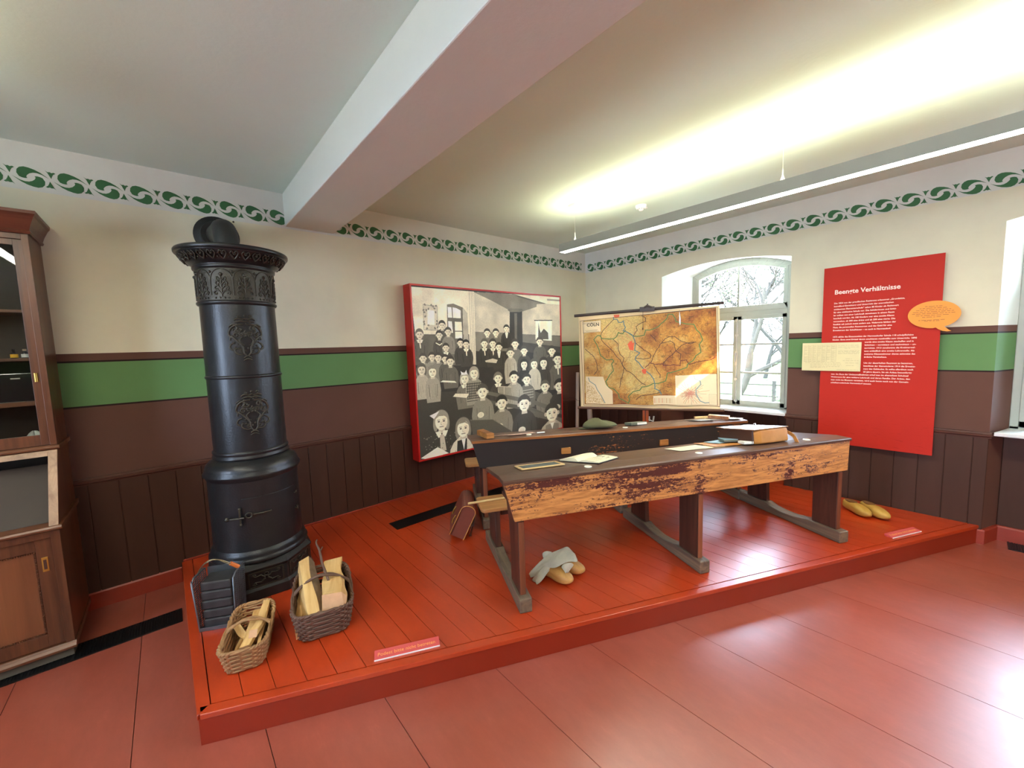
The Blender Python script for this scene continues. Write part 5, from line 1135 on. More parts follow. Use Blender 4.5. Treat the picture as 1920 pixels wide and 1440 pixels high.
# back desk
kwB = dict(base=BL, zf=ztopB, da=DB)
t = on_desk('pencil_box', 'light wooden pencil box at the left end of the back desk', 'pencil box', .06, .085, math.radians(18), **kwB)
t.rotation_euler = (0, 0, DB+math.radians(18))
mb = MB(); mb.box((-.034, -.07, 0.0), (.034, .13, .040)); mb.build('box_body', M_BLOCK, t, bevel=.002); MB().box((-.030, -.068, .0402), (.030, .128, .044)).build('sliding_lid', M_EDGE, t, bevel=.001)
t.location.z += .002
sheet('pink_sheet', 'pinkish blotting sheet beside the pencil box on the back desk', 'paper', .36, .13, math.radians(14), .26, .10, M_PINK, curl=.003, **kwB)
sheet('pink_sheet', 'narrow reddish paper strip close against the pencil box', 'paper', .175, .14, math.radians(-6), .12, .05, M_PINK, curl=.001, **kwB)
t = on_desk('chalk_stick', 'short white chalk stick at the right end of the pinkish sheet', 'chalk', .53, .085, 0, **kwB); mb = MB(); mb.tube([(-.035, 0, .007), (.035, .004, .007)], .006, 10); mb.build('chalk', M_PAPERW, t)
cp = on_desk('cloth_cap', 'crumpled olive green cloth cap lying on the back desk', 'cap', 1.085, .145, math.radians(-6), **kwB)
mb = MB(); rings = []; NR = 26; rnd = random.Random(4)
for j, (r, z) in enumerate(((.86, .004), (1.0, .010), (1.05, .020), (1.0, .034), (.86, .050), (.62, .063), (.32, .070), (.04, .071))):
    row = []
    for i in range(NR):
        a = 2*PI*i/NR; rx, ry = .140, .105; x = math.cos(a); y = math.sin(a)
        pk = 1+.20*max(0, x)**6; rr = r*(1+.03*math.sin(a*5+j)+.02*math.sin(a*9+2*j))
        zz_ = z*(1.25+.10*math.sin(a*3+1)+.06*math.sin(a*7+j))*(1-.28*max(0, x))
        row.append((x*rx*rr*pk, y*ry*rr, max(.002, zz_)))
    rings.append(row)
mb.loft(rings); mb.build('cap_crown', M_CAP, cp, subsurf=1, weld=False)
mb = MB(); mb.prism([(-.155, -.06), (-.175, -.03), (-.175, .03), (-.150, .06), (-.11, .05), (-.11, -.05)], 'z', .003, .008); mb.build('cap_peak', M_CAP, cp, bevel=.002)
t = on_desk('small_book', 'small grey green book with bright page edge beside the cap', 'book', 1.475, .185, math.radians(8), **kwB)
MB().box((-.085, -.055, 0), (.085, .055, .003)).build('cover', M_DARKC, t); MB().box((-.02, -.053, .0032), (.083, .053, .024)).build('page_block', M_PAPERW, t); MB().box((-.085, -.055, .0032), (-.0205, .055, .027)).build('spine', M_GREYC, t, bevel=.003); MB().box((-.02, -.055, .0242), (.085, .055, .027)).build('cover', M_GREYC, t)
sheet('notebook_sheets', 'loose white sheets fanned out on the right part of the back desk', 'paper', 2.18, .20, math.radians(2), .26, .17, M_PAPERW, curl=.010, seed=3, **kwB)
sheet('notebook_sheets', 'dark backed writing pad under the fanned white sheets', 'paper', 2.12, .14, math.radians(-14), .20, .13, M_DARKC, lift=.0005, curl=.001, th=.0009, **kwB)
sheet('notebook_sheets', 'white sheet lying beyond the small wooden boxes at the far right desk end', 'paper', 2.43, .125, math.radians(3), .13, .19, M_PAPERW, curl=.002, seed=6, **kwB)
t = on_desk('pencil_box', 'small orange wooden box standing at the right end of the back desk', 'pencil box', 2.335, .10, math.radians(40), lift=.004, **kwB)
mb = MB(); mb.box((-.03, -.05, 0.0), (.03, .13, .030)); mb.build('box_body', M_EDGE, t, bevel=.002); MB().box((-.026, -.05, .0302), (.026, .128, .034)).build('sliding_lid', M_SLF, t)
t = on_desk('pencil_box', 'pale flat box behind the small orange one', 'pencil box', 2.25, .26, math.radians(65), lift=.012, **kwB)
mb = MB(); mb.box((-.03, -.09, 0.0), (.03, .09, .02)); mb.build('box_body', M_SLF, t, bevel=.002)

# pointer on the bench, satchel on the floor
p = DL(-.17, .705, .3925); t = thing('pointer_stick', 'pale wooden pointer stick lying on the front bench', 'stick', p, DA+math.radians(3))
mb = MB(); mb.tube([(0, 0, 0), (.4, 0, 0), (.85, 0, 0)], [.0085, .0075, .005], 10); mb.build('stick', M_SLF, t)
SA = DA+math.atan2(.99, .146)                                   # long axis of the satchel
pb = DL(-.186, .950, .003)
t = thing('school_satchel', 'red brown leather satchel on the floor leaning against the bench end', 'satchel', pb, 0)
tilt = math.radians(27)
Mt = Matrix.Rotation(SA, 4, 'Z') @ Matrix.Rotation(tilt, 4, 'X')   # local x = length, y = -thickness..., z = height
def gus(x, w=.112, h=.215):
    pts = [(x, 0, 0), (x, w, 0)]; pts += [(x, w/2+w/2*math.cos(a), h+.050*math.sin(a)) for a in [k*PI/10 for k in range(0, 11)]]
    return pts
def TR(pts): return [Mt @ Vector(p) for p in pts]
mb = MB(); mb.loft([TR(gus(.012)), TR(gus(.355))], smooth=False); mb.build('satchel_body', M_REDL, t, bevel=.003)
mb = MB(); g = gus(0, .118, .217); gi = gus(0, .112, .213)
fl2 = [(x, y, z+.0) for x, y, z in gus(0, .124, .219)[1:]]
out_ = [(p[1]-.003, p[2]+.003) for p in gus(0, .120, .217)]; out_ = out_[1:]+[out_[0]]
ins_ = [(p[1], p[2]) for p in gus(0, .112, .215)]; ins_ = ins_[1:]+[ins_[0]]
for k in range(len(out_)-1):
    a, b_, c, e = out_[k], out_[k+1], ins_[k+1], ins_[k]
    mb.hexa([Mt @ Vector((0, *q)) for q in (a, b_, c, e)], [Mt @ Vector((.365, *q)) for q in (a, b_, c, e)])
mb.build('flap', M_REDL, t)
mb = MB(); mb.tube(TR([(-.001, p[0], p[1]) for p in out_]), .0035, 6); mb.build('piping', M_TAN, t)
for x in (.09, .27):
    mb = MB(); mb.tube(TR([(x, .120, .13), (x, .126, .10), (x, .122, .06)]), .007, 6); mb.build('buckle', M_BRASS, t)
mb = MB(); mb.ribbon(TR([(.06, -.004, .20), (.03, -.03, .12), (.05, -.05, .03), (.16, -.07, .012), (.28, -.02, .04)]), .022, .004); mb.build('shoulder_strap', M_DKL, t)

# ---- wooden clogs
def clog(label, loc, rz, mat, group, L=.275, name='wooden_clog'):
    t = thing(name, label, 'wooden shoe', loc, rz, group); mb = MB(); rings = []; n = 24
    for k, (y, w, h, zb) in enumerate(((0, .018, .022, .022), (.006, .050, .062, .010), (.03, .072, .078, .003), (.07, .078, .076, .002), (.10, .076, .072, .003), (.13, .082, .082, .004), (.165, .098, .086, .002), (.20, .102, .078, .002), (.235, .090, .062, .006), (.262, .058, .044, .016), (.278, .020, .020, .030))):
        row = []
        for i in range(n):
            a = 2*PI*i/n; cx, sz = math.cos(a), math.sin(a); sx = abs(cx)**.75*(1 if cx > 0 else -1); s2 = abs(sz)**.75*(1 if sz > 0 else -1)
            row.append((sx*w/2+.006*math.sin(y*14), y*L/.275, zb+h/2+s2*h/2))
        rings.append(row)
    mb.loft(rings); o = mb.build('clog_body', mat, t, subsurf=1)
    mb = MB(); rings = []
    for z, f in ((.0815, 1.0), (.079, .93), (.05, .85)):
        rings.append([(.030*f*math.cos(a)*(1.05 if math.sin(a) > 0 else 1), .073+.058*f*math.sin(a), z+.004*math.sin(a)) for a in [2*PI*i/20 for i in range(20)]])
    mb.loft(rings); mb.build('foot_opening', M_HOLE, t)
    return t
def heading(a, b): return math.atan2(b.y-a.y, b.x-a.x)-PI/2
h1, q1 = DL(.245, .360, .0015), DL(.370, .120)
clog('pale wooden clog under the front desk half covered by wool stockings, nearer one', h1, heading(h1, q1), M_CLOG, 'wooden clogs under the desk')
h2_, q2 = DL(.335, .420, .0015), DL(.488, .205)
clog('pale wooden clog under the front desk, the farther one with just its toe showing', h2_, heading(h2_, q2), M_CLOG, 'wooden clogs under the desk')
h3, q3 = Vector((-.262, -3.075, HP+.0015)), Vector((-.462, -3.275, HP))
clog('yellow wooden clog by the red board, left one of the pair with open heel showing', h3, heading(h3, q3), M_CLOGY, 'wooden clogs by the board')
h4, q4 = Vector((-.215, -3.185, HP+.0015)), Vector((-.412, -3.375, HP))
clog('yellow wooden clog by the red board, right one of the pair', h4, heading(h4, q4), M_CLOGY, 'wooden clogs by the board')

# ---- wool stockings draped over the clogs (edge pairs in desk coordinates and their height)
SOCK_UPPER = [((0.157, 0.331), (0.157, 0.292), 0.012), ((0.167, 0.332), (0.178, 0.267), 0.03), ((0.2, 0.327), (0.202, 0.253), 0.06), ((0.238, 0.33), (0.248, 0.265), 0.085), ((0.291, 0.349), (0.268, 0.221), 0.105), ((0.34, 0.352), (0.296, 0.19), 0.118), ((0.394, 0.369), (0.335, 0.192), 0.128), ((0.422, 0.378), (0.382, 0.192), 0.132), ((0.449, 0.385), (0.416, 0.176), 0.132), ((0.458, 0.366), (0.443, 0.182), 0.126), ((0.468, 0.358), (0.469, 0.232), 0.115)]
SOCK_LOWER = [((0.157, 0.263), (0.171, 0.205), 0.01), ((0.17, 0.273), (0.201, 0.21), 0.022), ((0.192, 0.274), (0.228, 0.213), 0.045), ((0.219, 0.27), (0.251, 0.218), 0.07), ((0.25, 0.271), (0.286, 0.243), 0.085), ((0.277, 0.259), (0.309, 0.222), 0.098)]
SOCK_TAIL = [((0.323, 0.192), (0.424, 0.19), 0.118), ((0.331, 0.177), (0.411, 0.177), 0.112), ((0.339, 0.165), (0.389, 0.17), 0.1), ((0.345, 0.158), (0.369, 0.159), 0.088), ((0.349, 0.154), (0.357, 0.154), 0.082)]
SOCK_ROLL = [((0.292, 0.438), (0.28, 0.395), 0.075), ((0.303, 0.433), (0.286, 0.374), 0.082), ((0.317, 0.413), (0.295, 0.361), 0.09), ((0.329, 0.38), (0.308, 0.351), 0.098), ((0.347, 0.37), (0.325, 0.342), 0.105)]
def stocking(label, pairs, th, ribs=0):
    c0 = DL(*pairs[0][0], 0); t = thing('wool_stocking', label, 'stocking', c0, 0, 'grey wool stockings'); n = 20; rings = []
    m = len(pairs)
    for i, (A_, B_, z) in enumerate(pairs):
        A2, B2 = DL(*A_, z), DL(*B_, z); c = (A2+B2)/2; h = (B2-A2)/2; tk = th*(1 if 0 < i < m-1 else .6)
        ring = []
        for k in range(n):
            a = 2*PI*k/n; ca, sa = math.cos(a), math.sin(a); x = math.copysign(abs(ca)**.8, ca)
            fold = .006*math.sin(ca*5+i*1.3)+.004*math.sin(ca*9-i*.8)
            if ribs: fold = .0022*math.cos(ca*22)
            ring.append(c+h*x+Vector((0, 0, tk*sa+fold+(-.012*abs(ca)**3))))
        ring = [p-c0 for p in ring]; rings.append([(p.x, p.y, max(.003, p.z)) for p in ring])
    mb = MB(); mb.loft(rings); mb.build('knitted_leg', M_WOOL, t, subsurf=1); return t
stocking('grey wool stocking spread flat over the clogs with its foot hanging down left', SOCK_UPPER, .009)
stocking('second grey wool stocking foot lying lower, toe touching the deck beside the clogs', SOCK_LOWER, .009)
stocking('ribbed cuff of grey wool stocking hanging down between the two clogs', SOCK_TAIL, .006, 1)
stocking('rolled up end of grey wool stocking peeking out behind the others', SOCK_ROLL, .014)
# ============================================================ BASKETS, FIREWOOD, BRIQUETTE CARRIER
M_WICK = plain('light_wicker', srgb(156, 116, 76), .65, var=.2, scale=30, bstr=.3, bscale=200)
M_WICKD = plain('dark_wicker', srgb(98, 72, 58), .65, var=.2, scale=30, bstr=.3, bscale=200)
M_FIRE = wood('split_firewood', srgb(206, 156, 92), srgb(240, 204, 142), 'y', .7, 5, .4, .3, .7)
M_FIREC = plain('firewood_end', srgb(206, 160, 122), .75, var=.12, scale=18, bstr=.3)
M_BARK = plain('bark', srgb(120, 98, 76), .85, var=.25, scale=22, bstr=.6)
M_COAL = plain('coal_briquette', srgb(44, 42, 44), .6, var=.45, scale=16, bstr=.4, bscale=60)
M_ZINC = plain('zinc_grey_metal', srgb(112, 118, 126), .38, metal=.8, var=.15)
M_COPPER = plain('orange_grip', srgb(206, 112, 52), .4, var=.1)
M_WIRE = plain('handle_wire', srgb(150, 140, 110), .35, metal=.8)

def superel(a, rx, ry, p=.42):
    c, s_ = math.cos(a), math.sin(a)
    return (rx*math.copysign(abs(c)**p, c), ry*math.copysign(abs(s_)**p, s_))
def basket(label, loc, rz, b, t, h, mat, rows, stakes, lift_end, handle_h, hy):
    root = thing('wicker_basket', label, 'basket', loc, rz); mb = MB()
    def P(a, k, d=0.0):
        rx = b[0]+(t[0]-b[0])*k+d; ry = b[1]+(t[1]-b[1])*k+d; x, y = superel(a, rx, ry)
        return Vector((x, y, .006+h*k+lift_end*k*(y/t[1])**2*(1 if y > 0 else .35)))
    n = stakes*2
    for j in range(rows):
        k = (j+.5)/rows*.93; m = n*2
        mb.tube([P(2*PI*i/m, k, .0048*math.cos(PI*(i/2+j))) for i in range(m)], h/rows*.52, 5, closed=True)
    for i in range(n):
        a = 2*PI*(i+.5)/n; mb.ribbon([P(a, k/4, .0025) for k in range(5)], .011, .004, up=(0, 0, 1) if False else (math.cos(a), math.sin(a), 0))
    mb.build('woven_wall', mat, root)
    mb = MB()
    for ph in (0, PI): mb.tube([P(2*PI*i/72, .97, .005*math.cos(18*2*PI*i/72+ph))+Vector((0, 0, .005*math.sin(18*2*PI*i/72+ph))) for i in range(72)], .006, 6, closed=True)
    mb.build('braided_rim', mat, root)
    mb = MB(); mb.prism([superel(2*PI*i/32, b[0]-.004, b[1]-.004) for i in range(32)], 'z', .002, .012); mb.build('basket_bottom', mat, root)
    mb = MB()
    for off in (-.006, .006):
        pts = []
        for i in range(17):
            u = i/16; x = (t[0]+.004)*(2*u-1); z = h*.92+handle_h*math.sin(PI*u)**.75; pts.append((x, hy+off*math.sin(u*14)+off, z+.002*math.sin(u*18+off*200)))
        mb.tube(pts, .0062, 7)
    mb.build('handle', mat, root)
    return root
b1 = basket('small light brown wicker basket with kindling at the podium corner', (-4.513, -1.405, HP+.001), math.radians(-18), (.080, .152), (.100, .187), .115, M_WICK, 10, 15, .028, .055, .01)
b2 = basket('larger dark brown wicker basket holding thick split logs beside the stove', (-4.150, -1.39, HP+.001), math.radians(-15), (.128, .195), (.152, .232), .145, M_WICKD, 11, 18, .040, .095, .035)

def log(label, root, x, y, z, rz, rx, L, poly, name='firewood_log', bark=None, seed=0, group=None):
    """a split log: irregular polygon section swept along y with a wobble"""
    M0 = Matrix.Translation(root.location) @ Matrix.Rotation(root.rotation_euler.z, 4, 'Z')
    p = M0 @ Vector((x, y, z)); t = thing(name, label, 'firewood', p, rot=(Matrix.Rotation(root.rotation_euler.z+rz, 3, 'Z') @ Matrix.Rotation(rx, 3, 'X')).to_euler(), group=group)
    rnd = random.Random(seed); rings = []; n = 8; ph = [rnd.uniform(0, 6) for _ in poly]
    for i in range(n+1):
        u = i/n; s_ = 1-.05*u; e = .012*math.sin(u*3+ph[0])
        rings.append([((px+.0035*math.sin(u*7+ph[j])+e)*s_, -L/2+L*u+(.010*math.sin(ph[j]*3) if i in (0, n) else 0), (pz_+.0035*math.cos(u*6+ph[j]))*s_) for j, (px, pz_) in enumerate(poly)])
    mb = MB(); mb.loft(rings, cap=False, smooth=False); mb.build('split_wood', M_FIRE, t, bevel=.0015)
    for k, r in ((0, rings[0][::-1]), (1, rings[-1])): mb = MB(); mb.add(r, [tuple(range(len(r)))]); mb.build('cut_end', M_FIREC, t)
    if bark is not None:
        mb = MB(); a, b_ = bark
        for i in range(n):
            q = [Vector(rings[i][a]), Vector(rings[i][b_]), Vector(rings[i+1][b_]), Vector(rings[i+1][a])]; nn = (q[1]-q[0]).cross(q[3]-q[0]).normalized()*-.0012
            mb.add([v+nn for v in q]+[v-nn for v in q], [(0, 1, 2, 3), (7, 6, 5, 4), (0, 4, 5, 1), (2, 6, 7, 3)])
        mb.build('bark', M_BARK, t)
    return t
G1 = 'thin kindling sticks'
log('longest kindling stick lying along the middle of the small basket', b1, .005, .015, .098, math.radians(-6), math.radians(4), .27, [(-.022, -.016), (.022, -.018), (.026, .012), (-.018, .018)], 'kindling_stick', seed=1)
log('kindling stick at the right with squared bright end at the back of the small basket', b1, .042, .055, .125, math.radians(-2), math.radians(3), .24, [(-.018, -.014), (.018, -.016), (.018, .014), (-.018, .014)], 'kindling_stick', seed=2)
log('thin kindling stick lowest at the left of the small basket', b1, -.045, -.03, .055, math.radians(-16), math.radians(6), .22, [(-.016, -.012), (.018, -.012), (.010, .014)], 'kindling_stick', seed=3)
log('short forked kindling piece sticking out left of the middle stick', b1, -.038, .03, .090, math.radians(24), math.radians(10), .13, [(-.018, -.012), (.016, -.014), (.006, .014)], 'kindling_stick', bark=(0, 1), seed=4)
log('barked piece of kindling pressed against the right wall of the small basket', b1, .066, -.01, .070, math.radians(4), 0, .20, [(-.010, -.022), (.008, -.020), (.008, .020), (-.010, .018)], 'kindling_stick', bark=(1, 2), seed=5)
log('longest split log leaning at the left of the dark basket', b2, -.066, .025, .150, math.radians(4), math.radians(14), .45, [(-.048, -.050), (.040, -.052), (.058, .018), (.022, .058), (-.030, .050)], seed=7, bark=(2, 3))
log('thick short log with a pale cut end at the front right of the dark basket', b2, .052, -.060, .150, math.radians(-6), math.radians(-5), .25, [(-.060, -.060), (.060, -.062), (.068, .024), (.048, .060), (-.054, .056)], seed=8)
log('squarish log standing up at the back right corner of the dark basket', b2, .066, .160, .150, math.radians(-4), math.radians(18), .17, [(-.056, -.036), (.052, -.038), (.054, .036), (-.050, .036)], seed=9)
log('narrow log lying deep between the two big ones', b2, -.115, -.02, .065, math.radians(1), math.radians(4), .30, [(-.018, -.032), (.020, -.030), (.022, .026), (-.014, .030)], seed=10)
log('small splinter of wood at the right rim of the dark basket', b2, .122, -.03, .060, math.radians(2), math.radians(2), .22, [(-.012, -.022), (.010, -.020), (.012, .022), (-.008, .020)], seed=11)
M0 = Matrix.Translation(b2.location) @ Matrix.Rotation(b2.rotation_euler.z, 4, 'Z')
t = thing('dry_twig', 'crooked dry twig sticking up out of the dark basket', 'twig', M0 @ Vector((.010, .06, .20)), b2.rotation_euler.z)
mb = MB(); mb.tube([(.025, -.055, .0), (.012, -.01, .030), (-.004, .045, .065), (-.014, .095, .125), (-.028, .125, .150), (-.030, .13, .166), (-.022, .135, .175)], [.007, .0075, .007, .0065, .0055, .004, .003], 8); mb.tube([(-.012, .085, .115), (.004, .105, .135)], .003, 6); mb.build('twig', M_WICKD, t)

# briquette carrier
cr = thing('briquette_carrier', 'grey metal briquette carrier with perforated sides and a wire handle before the stove', 'coal carrier', (-4.618, -1.085, HP+.001), math.radians(-27))
mb = MB(); w, d, h = .088, .13, .30
mb.box((-w, -.012, 0), (w, d, .004)); mb.box((-w, -.014, 0), (w, -.010, .020)); mb.build('base_tray', M_ZINC, cr, bevel=.001)
mb = MB(); mb.box((-w, d-.003, .004), (w, d, h)); mb.build('back_plate', M_ZINC, cr)
for s_ in (-1, 1):
    mb = MB(); x = s_*w; nx, ny = 5, 22
    # perforated side: a lattice of fine bars
    def Q(u, v): return Vector((x+s_*.012*(v/h), -.010+(d+.008)*u-(.012 if u == 0 else 0)*(v/h), v))
    for i in range(7): mb.bar(Q(i/6, .004), Q(i/6, h), .0055, .0022, up=(1, 0, 0))
    for j in range(25): mb.bar(Q(0, .008+j*(h-.014)/24), Q(1, .008+j*(h-.014)/24), .0050, .0022, up=(1, 0, 0))
    mb.build('perforated_side', M_ZINC, cr)
    mb = MB(); mb.tube([Q(0, 0), Q(0, h*.96), Q(.12, h+.004), Q(.9, h+.002), Q(1, h*.96)], .0045, 8); mb.build('rolled_edge', M_ZINC, cr)
mb = MB(); pts = []
for i in range(15):
    u = i/14; pts.append((-w-.012+(2*w+.024)*u, .055-.05*math.sin(PI*u), h+.010+.085*math.sin(PI*u)))
mb.tube(pts, .003, 6); mb.tube([(p[0], p[1]+.006*math.sin(i), p[2]-.004) for i, p in enumerate(pts)], .0022, 6); mb.build('wire_handle', M_WIRE, cr)
mb = MB(); mb.tube([pts[12], pts[13], pts[14]], .011, 10); mb.build('grip', M_COPPER, cr)
C0 = Matrix.Translation(cr.location) @ Matrix.Rotation(cr.rotation_euler.z, 4, 'Z')
names_ = ['lowest', 'second from the bottom', 'third from the bottom', 'fourth from the bottom', 'topmost']
for k in range(5):
    t = thing('coal_briquette', 'black coal briquette in the grey metal carrier, %s of the stack' % names_[k], 'briquette', C0 @ Vector((.002*math.sin(k*2), .060, .0055+k*.0535)), cr.rotation_euler.z+.02*math.sin(k*3), 'briquettes stacked in the carrier')
    mb = MB(); mb.box((-.076, -.058, 0), (.076, .060, .051)); mb.build('briquette', M_COAL, t, bevel=.009, seg=3)

# ============================================================ FLOOR LABELS
M_LBL = plain('label_red', srgb(206, 84, 84), .3, var=.02); M_LBLW = plain('label_white_edge', srgb(240, 236, 240), .3, var=.01); M_LBLT = plain('label_orange_text', srgb(244, 168, 96), .5, var=.01)
for (cx, cy, lb_) in ((-3.916, -1.967, 'small red floor label lettered Podest bitte nicht betreten near the baskets'), (-.590, -3.478, 'small red floor label at the far right end of the podium near the red board')):
    t = thing('floor_label', lb_, 'label', (cx, cy, HP+.0008), math.radians(-24.3))
    mb = MB(); mb.hexa([(-.159, -.026, 0), (.159, -.026, 0), (.159, .026, 0), (-.159, .026, 0)], [(-.159, -.026, .006), (.159, -.026, .006), (.159, .026, .016), (-.159, .026, .016)]); mb.build('label_block', M_LBL, t)
    mb = MB(); mb.box((-.159, -.0285, 0), (.159, -.0262, .0062)); mb.build('white_edge', M_LBLW, t)
    sl = math.atan(.010/.052)
    text_mesh('lettering', 'Podest bitte nicht betreten', .0268, M_LBLT, t, Matrix.Translation((-.144, -.0095, .0096)) @ Matrix.Rotation(sl, 4, 'X'), bold=.0001, thick=.0002, spacing=1.03, xscale=.93)

# ============================================================ VENTILATION GRATES IN THE FLOOR
M_GRATE = plain('black_grate', srgb(24, 24, 26), .4, metal=.5, var=.1); M_SLOT = plain('grate_slot', srgb(150, 150, 150), .35, metal=.8)
def grate(label, x0, x1, y0, y1, z, th, pitch, along='x'):
    t = thing('floor_grate', label, 'grate', ((x0+x1)/2, (y0+y1)/2, z)); a, b_ = abs(x1-x0)/2, abs(y1-y0)/2
    MB().box((-a, -b_, 0), (a, b_, th*.3)).build('grate_tray', M_GRATE, t)
    mb = MB(); f = .008
    for p, q in (((-a, -b_), (a, -b_+f)), ((-a, b_-f), (a, b_)), ((-a, -b_+f), (-a+f, b_-f)), ((a-f, -b_+f), (a, b_-f))): mb.box((*p, th*.3), (*q, th))
    mb.build('grate_frame', M_GRATE, t)
    mb = MB(); n = int((2*a-2*f)/pitch) if along == 'x' else int((2*b_-2*f)/pitch)
    for k in range(n):
        if along == 'x': c = -a+f+(k+.5)*pitch; mb.box((c-pitch*.22, -b_+f, th*.3), (c+pitch*.22, b_-f, th*.95))
        else: c = -b_+f+(k+.5)*pitch; mb.box((-a+f, c-pitch*.22, th*.3), (a-f, c+pitch*.22, th*.95))
    o = mb.build('slats', M_GRATE, t); o['kind'] = 'stuff'
    return t
grate('black slatted floor grate between the old cabinet and the podium', -6.6, -4.777, -.592, -.425, .0004, .006, .0125)
grate('black slatted grate let into the podium behind the stove and benches', -3.363, -.95, -.652, -.482, HP+.0005, .0014, .0125)
grate('black floor grate in the niche of the right hand window', .004, .183, -5.02, -4.007, .0004, .006, .0125, 'y')

# ============================================================ PENDANT LAMPS, DETECTOR
M_ALU = plain('lamp_aluminium', srgb(150, 149, 138), .45, metal=.15, var=.02)
def emit(name, col, s):
    m = bpy.data.materials.new(name); m.use_nodes = True; nt = m.node_tree; nt.nodes.clear(); o = N(nt, 'ShaderNodeOutputMaterial'); e = N(nt, 'ShaderNodeEmission')
    e.inputs[0].default_value = col; e.inputs[1].default_value = s; nt.links.new(e.outputs[0], o.inputs[0]); return m
M_EDN = emit('lamp_diffuser_glow', (1.0, .94, .82, 1), LAMP_DOWN); M_EUP = emit('lamp_uplight_glow', (1.0, .92, .60, 1), LAMP_UP)
def linear_lamp(label, x, y0, y1, wires):
    L = abs(y1-y0); t = thing('pendant_lamp', label, 'lamp', (x, (y0+y1)/2, HC)); z0, z1 = 2.552-HC, 2.628-HC; a = L/2; w = .0425
    mb = MB(); mb.box((-w, -a, z0), (-w+.004, a, z1)); mb.box((w-.004, -a, z0), (w, a, z1)); mb.box((-w+.004, -a, z0), (w-.004, -a+.004, z1)); mb.box((-w+.004, a-.004, z0), (w-.004, a, z1)); mb.box((-w+.004, -a+.004, z0+.03), (w-.004, a-.004, z0+.034))
    mb.build('housing', M_ALU, t)
    mb = MB(); mb.box((-w-.0006, (y1-y0)*.13-.001, z0+.001), (-w, (y1-y0)*.13+.001, z1-.001)); mb.build('housing_joint', M_GRATE, t)
    MB().box((-w+.0045, -a+.0045, z0+.001), (w-.0045, a-.0045, z0+.004)).build('diffuser', M_EDN, t)
    MB().box((-w+.010, -a+.010, z1-.008), (w-.010, a-.010, z1-.004)).build('uplight_strip', M_EUP, t)
    for i, yy in enumerate(wires):
        y = yy-(y0+y1)/2
        if i == 0:
            mb = MB(); Mx = Matrix.Translation((0, y, 0)) @ Matrix.Rotation(0, 4, 'Z'); mb.box((-.045, -.045, -.028), (.045, .045, -.0005), Mx); mb.build('ceiling_canopy', M_LBLW, t, bevel=.003)
        else: mb = MB(); mb.lathe([(.004, -.030), (.010, -.022), (.010, -.010), (.016, -.004), (.016, -.0005)], 16, c=(0, y)); mb.build('ceiling_cup', M_LBLW, t)
        mb = MB(); mb.tube([(0, y, -.028), (0, y, z1+.06)], .0013, 6); mb.build('suspension_wire', M_STEEL, t)
        mb = MB(); mb.tube([(0, y, z1+.075), (0, y, z1+.045)], .004, 8); mb.tube([(0, y, z1+.05), (0, y-.014, z1+.001)], .0022, 6); mb.tube([(0, y, z1+.05), (0, y+.014, z1+.001)], .0022, 6); mb.tube([(0, y, z1+.05), (0, y, z1)], .0035, 6); mb.build('wire_gripper', M_STEEL, t)
    return t
linear_lamp('long slim aluminium pendant lamp glowing along its underside over the school benches', -1.700, -1.075, -7.0, (-1.245, -2.925, -4.60, -6.6))
linear_lamp('second long pendant lamp parallel to the first, above the cabinet side of the room', -5.66, -1.075, -7.0, (-1.245, -2.925, -4.60, -6.6))
t = thing('smoke_detector', 'small round white smoke detector on the ceiling beyond the pendant lamp', 'smoke detector', (-1.162, -1.611, HC-.0005))
mb = MB(); mb.lathe([(.010, -.052), (.020, -.046), (.024, -.036), (.042, -.030), (.050, -.018), (.052, -.001)], 32); mb.build('detector_body', M_LBLW, t)
mb = MB()
for k in range(8): a = k*PI/4; mb.box((.030*math.cos(a)-.002, .030*math.sin(a)-.002, -.037), (.030*math.cos(a)+.002, .030*math.sin(a)+.002, -.0335))
mb.build('detector_slots', M_GRATE, t)
mb = MB(); mb.box((.045, -.012, -.010), (.095, .012, -.0005)); mb.build('mounting_tab', M_LBLW, t)

# ============================================================ OLD CABINET WITH GLASS DOORS
M_CABR = wood('cabinet_brown_wood', srgb(62, 33, 22), srgb(118, 70, 44), 'z', .34, 4, .12, .25, .75)
M_CABH = wood('cabinet_rail_wood', srgb(80, 44, 28), srgb(130, 82, 54), 'x', .34, 4, .12, .25, .75)
M_CABP = wood('cabinet_panel_wood', srgb(102, 58, 36), srgb(138, 84, 54), 'z', .3, 2.5, .06, .2, .8)
M_CABL = wood('cabinet_pale_stile', srgb(134, 96, 68), srgb(170, 130, 96), 'z', .38, 4, .12)
M_CABC = wood('cabinet_cornice', srgb(82, 38, 24), srgb(102, 52, 34), 'x', .3, 3, .08)
M_CABI = plain('cabinet_inside', srgb(52, 38, 28), .6, var=.1)
M_PLI = plain('cabinet_plinth', srgb(92, 86, 76), .6, var=.1)
CX = -5.236; CW = 1.20
cb = thing('glazed_cabinet', 'tall dark wood cabinet with sliding glass doors and slanted writing shelf at the left', 'cabinet', (CX, -.006, .0075))
def R(x0, x1, y0, y1, z0, z1): return (-x1 if x1 > 0 else -x1, -y1, z0), (-x0, -y0, z1)     # x leftwards from the right side, y out of the wall
def cbx(mb, x0, x1, y0, y1, z0, z1): mb.box((-x1, -y1, z0), (-x0, -y0, z1)); return mb
mb = MB(); cbx(mb, .010, CW-.01, .02, .525, 0, .052); mb.build('plinth', M_PLI, cb, bevel=.003)
mb = MB(); mb.prism([(-.01, .052), (-.552, .052), (-.556, .066), (-.545, .076), (-.538, .088), (-.01, .088)], 'x', -CW-.004, .006); mb.build('base_moulding', M_CABH, cb, bevel=.002)
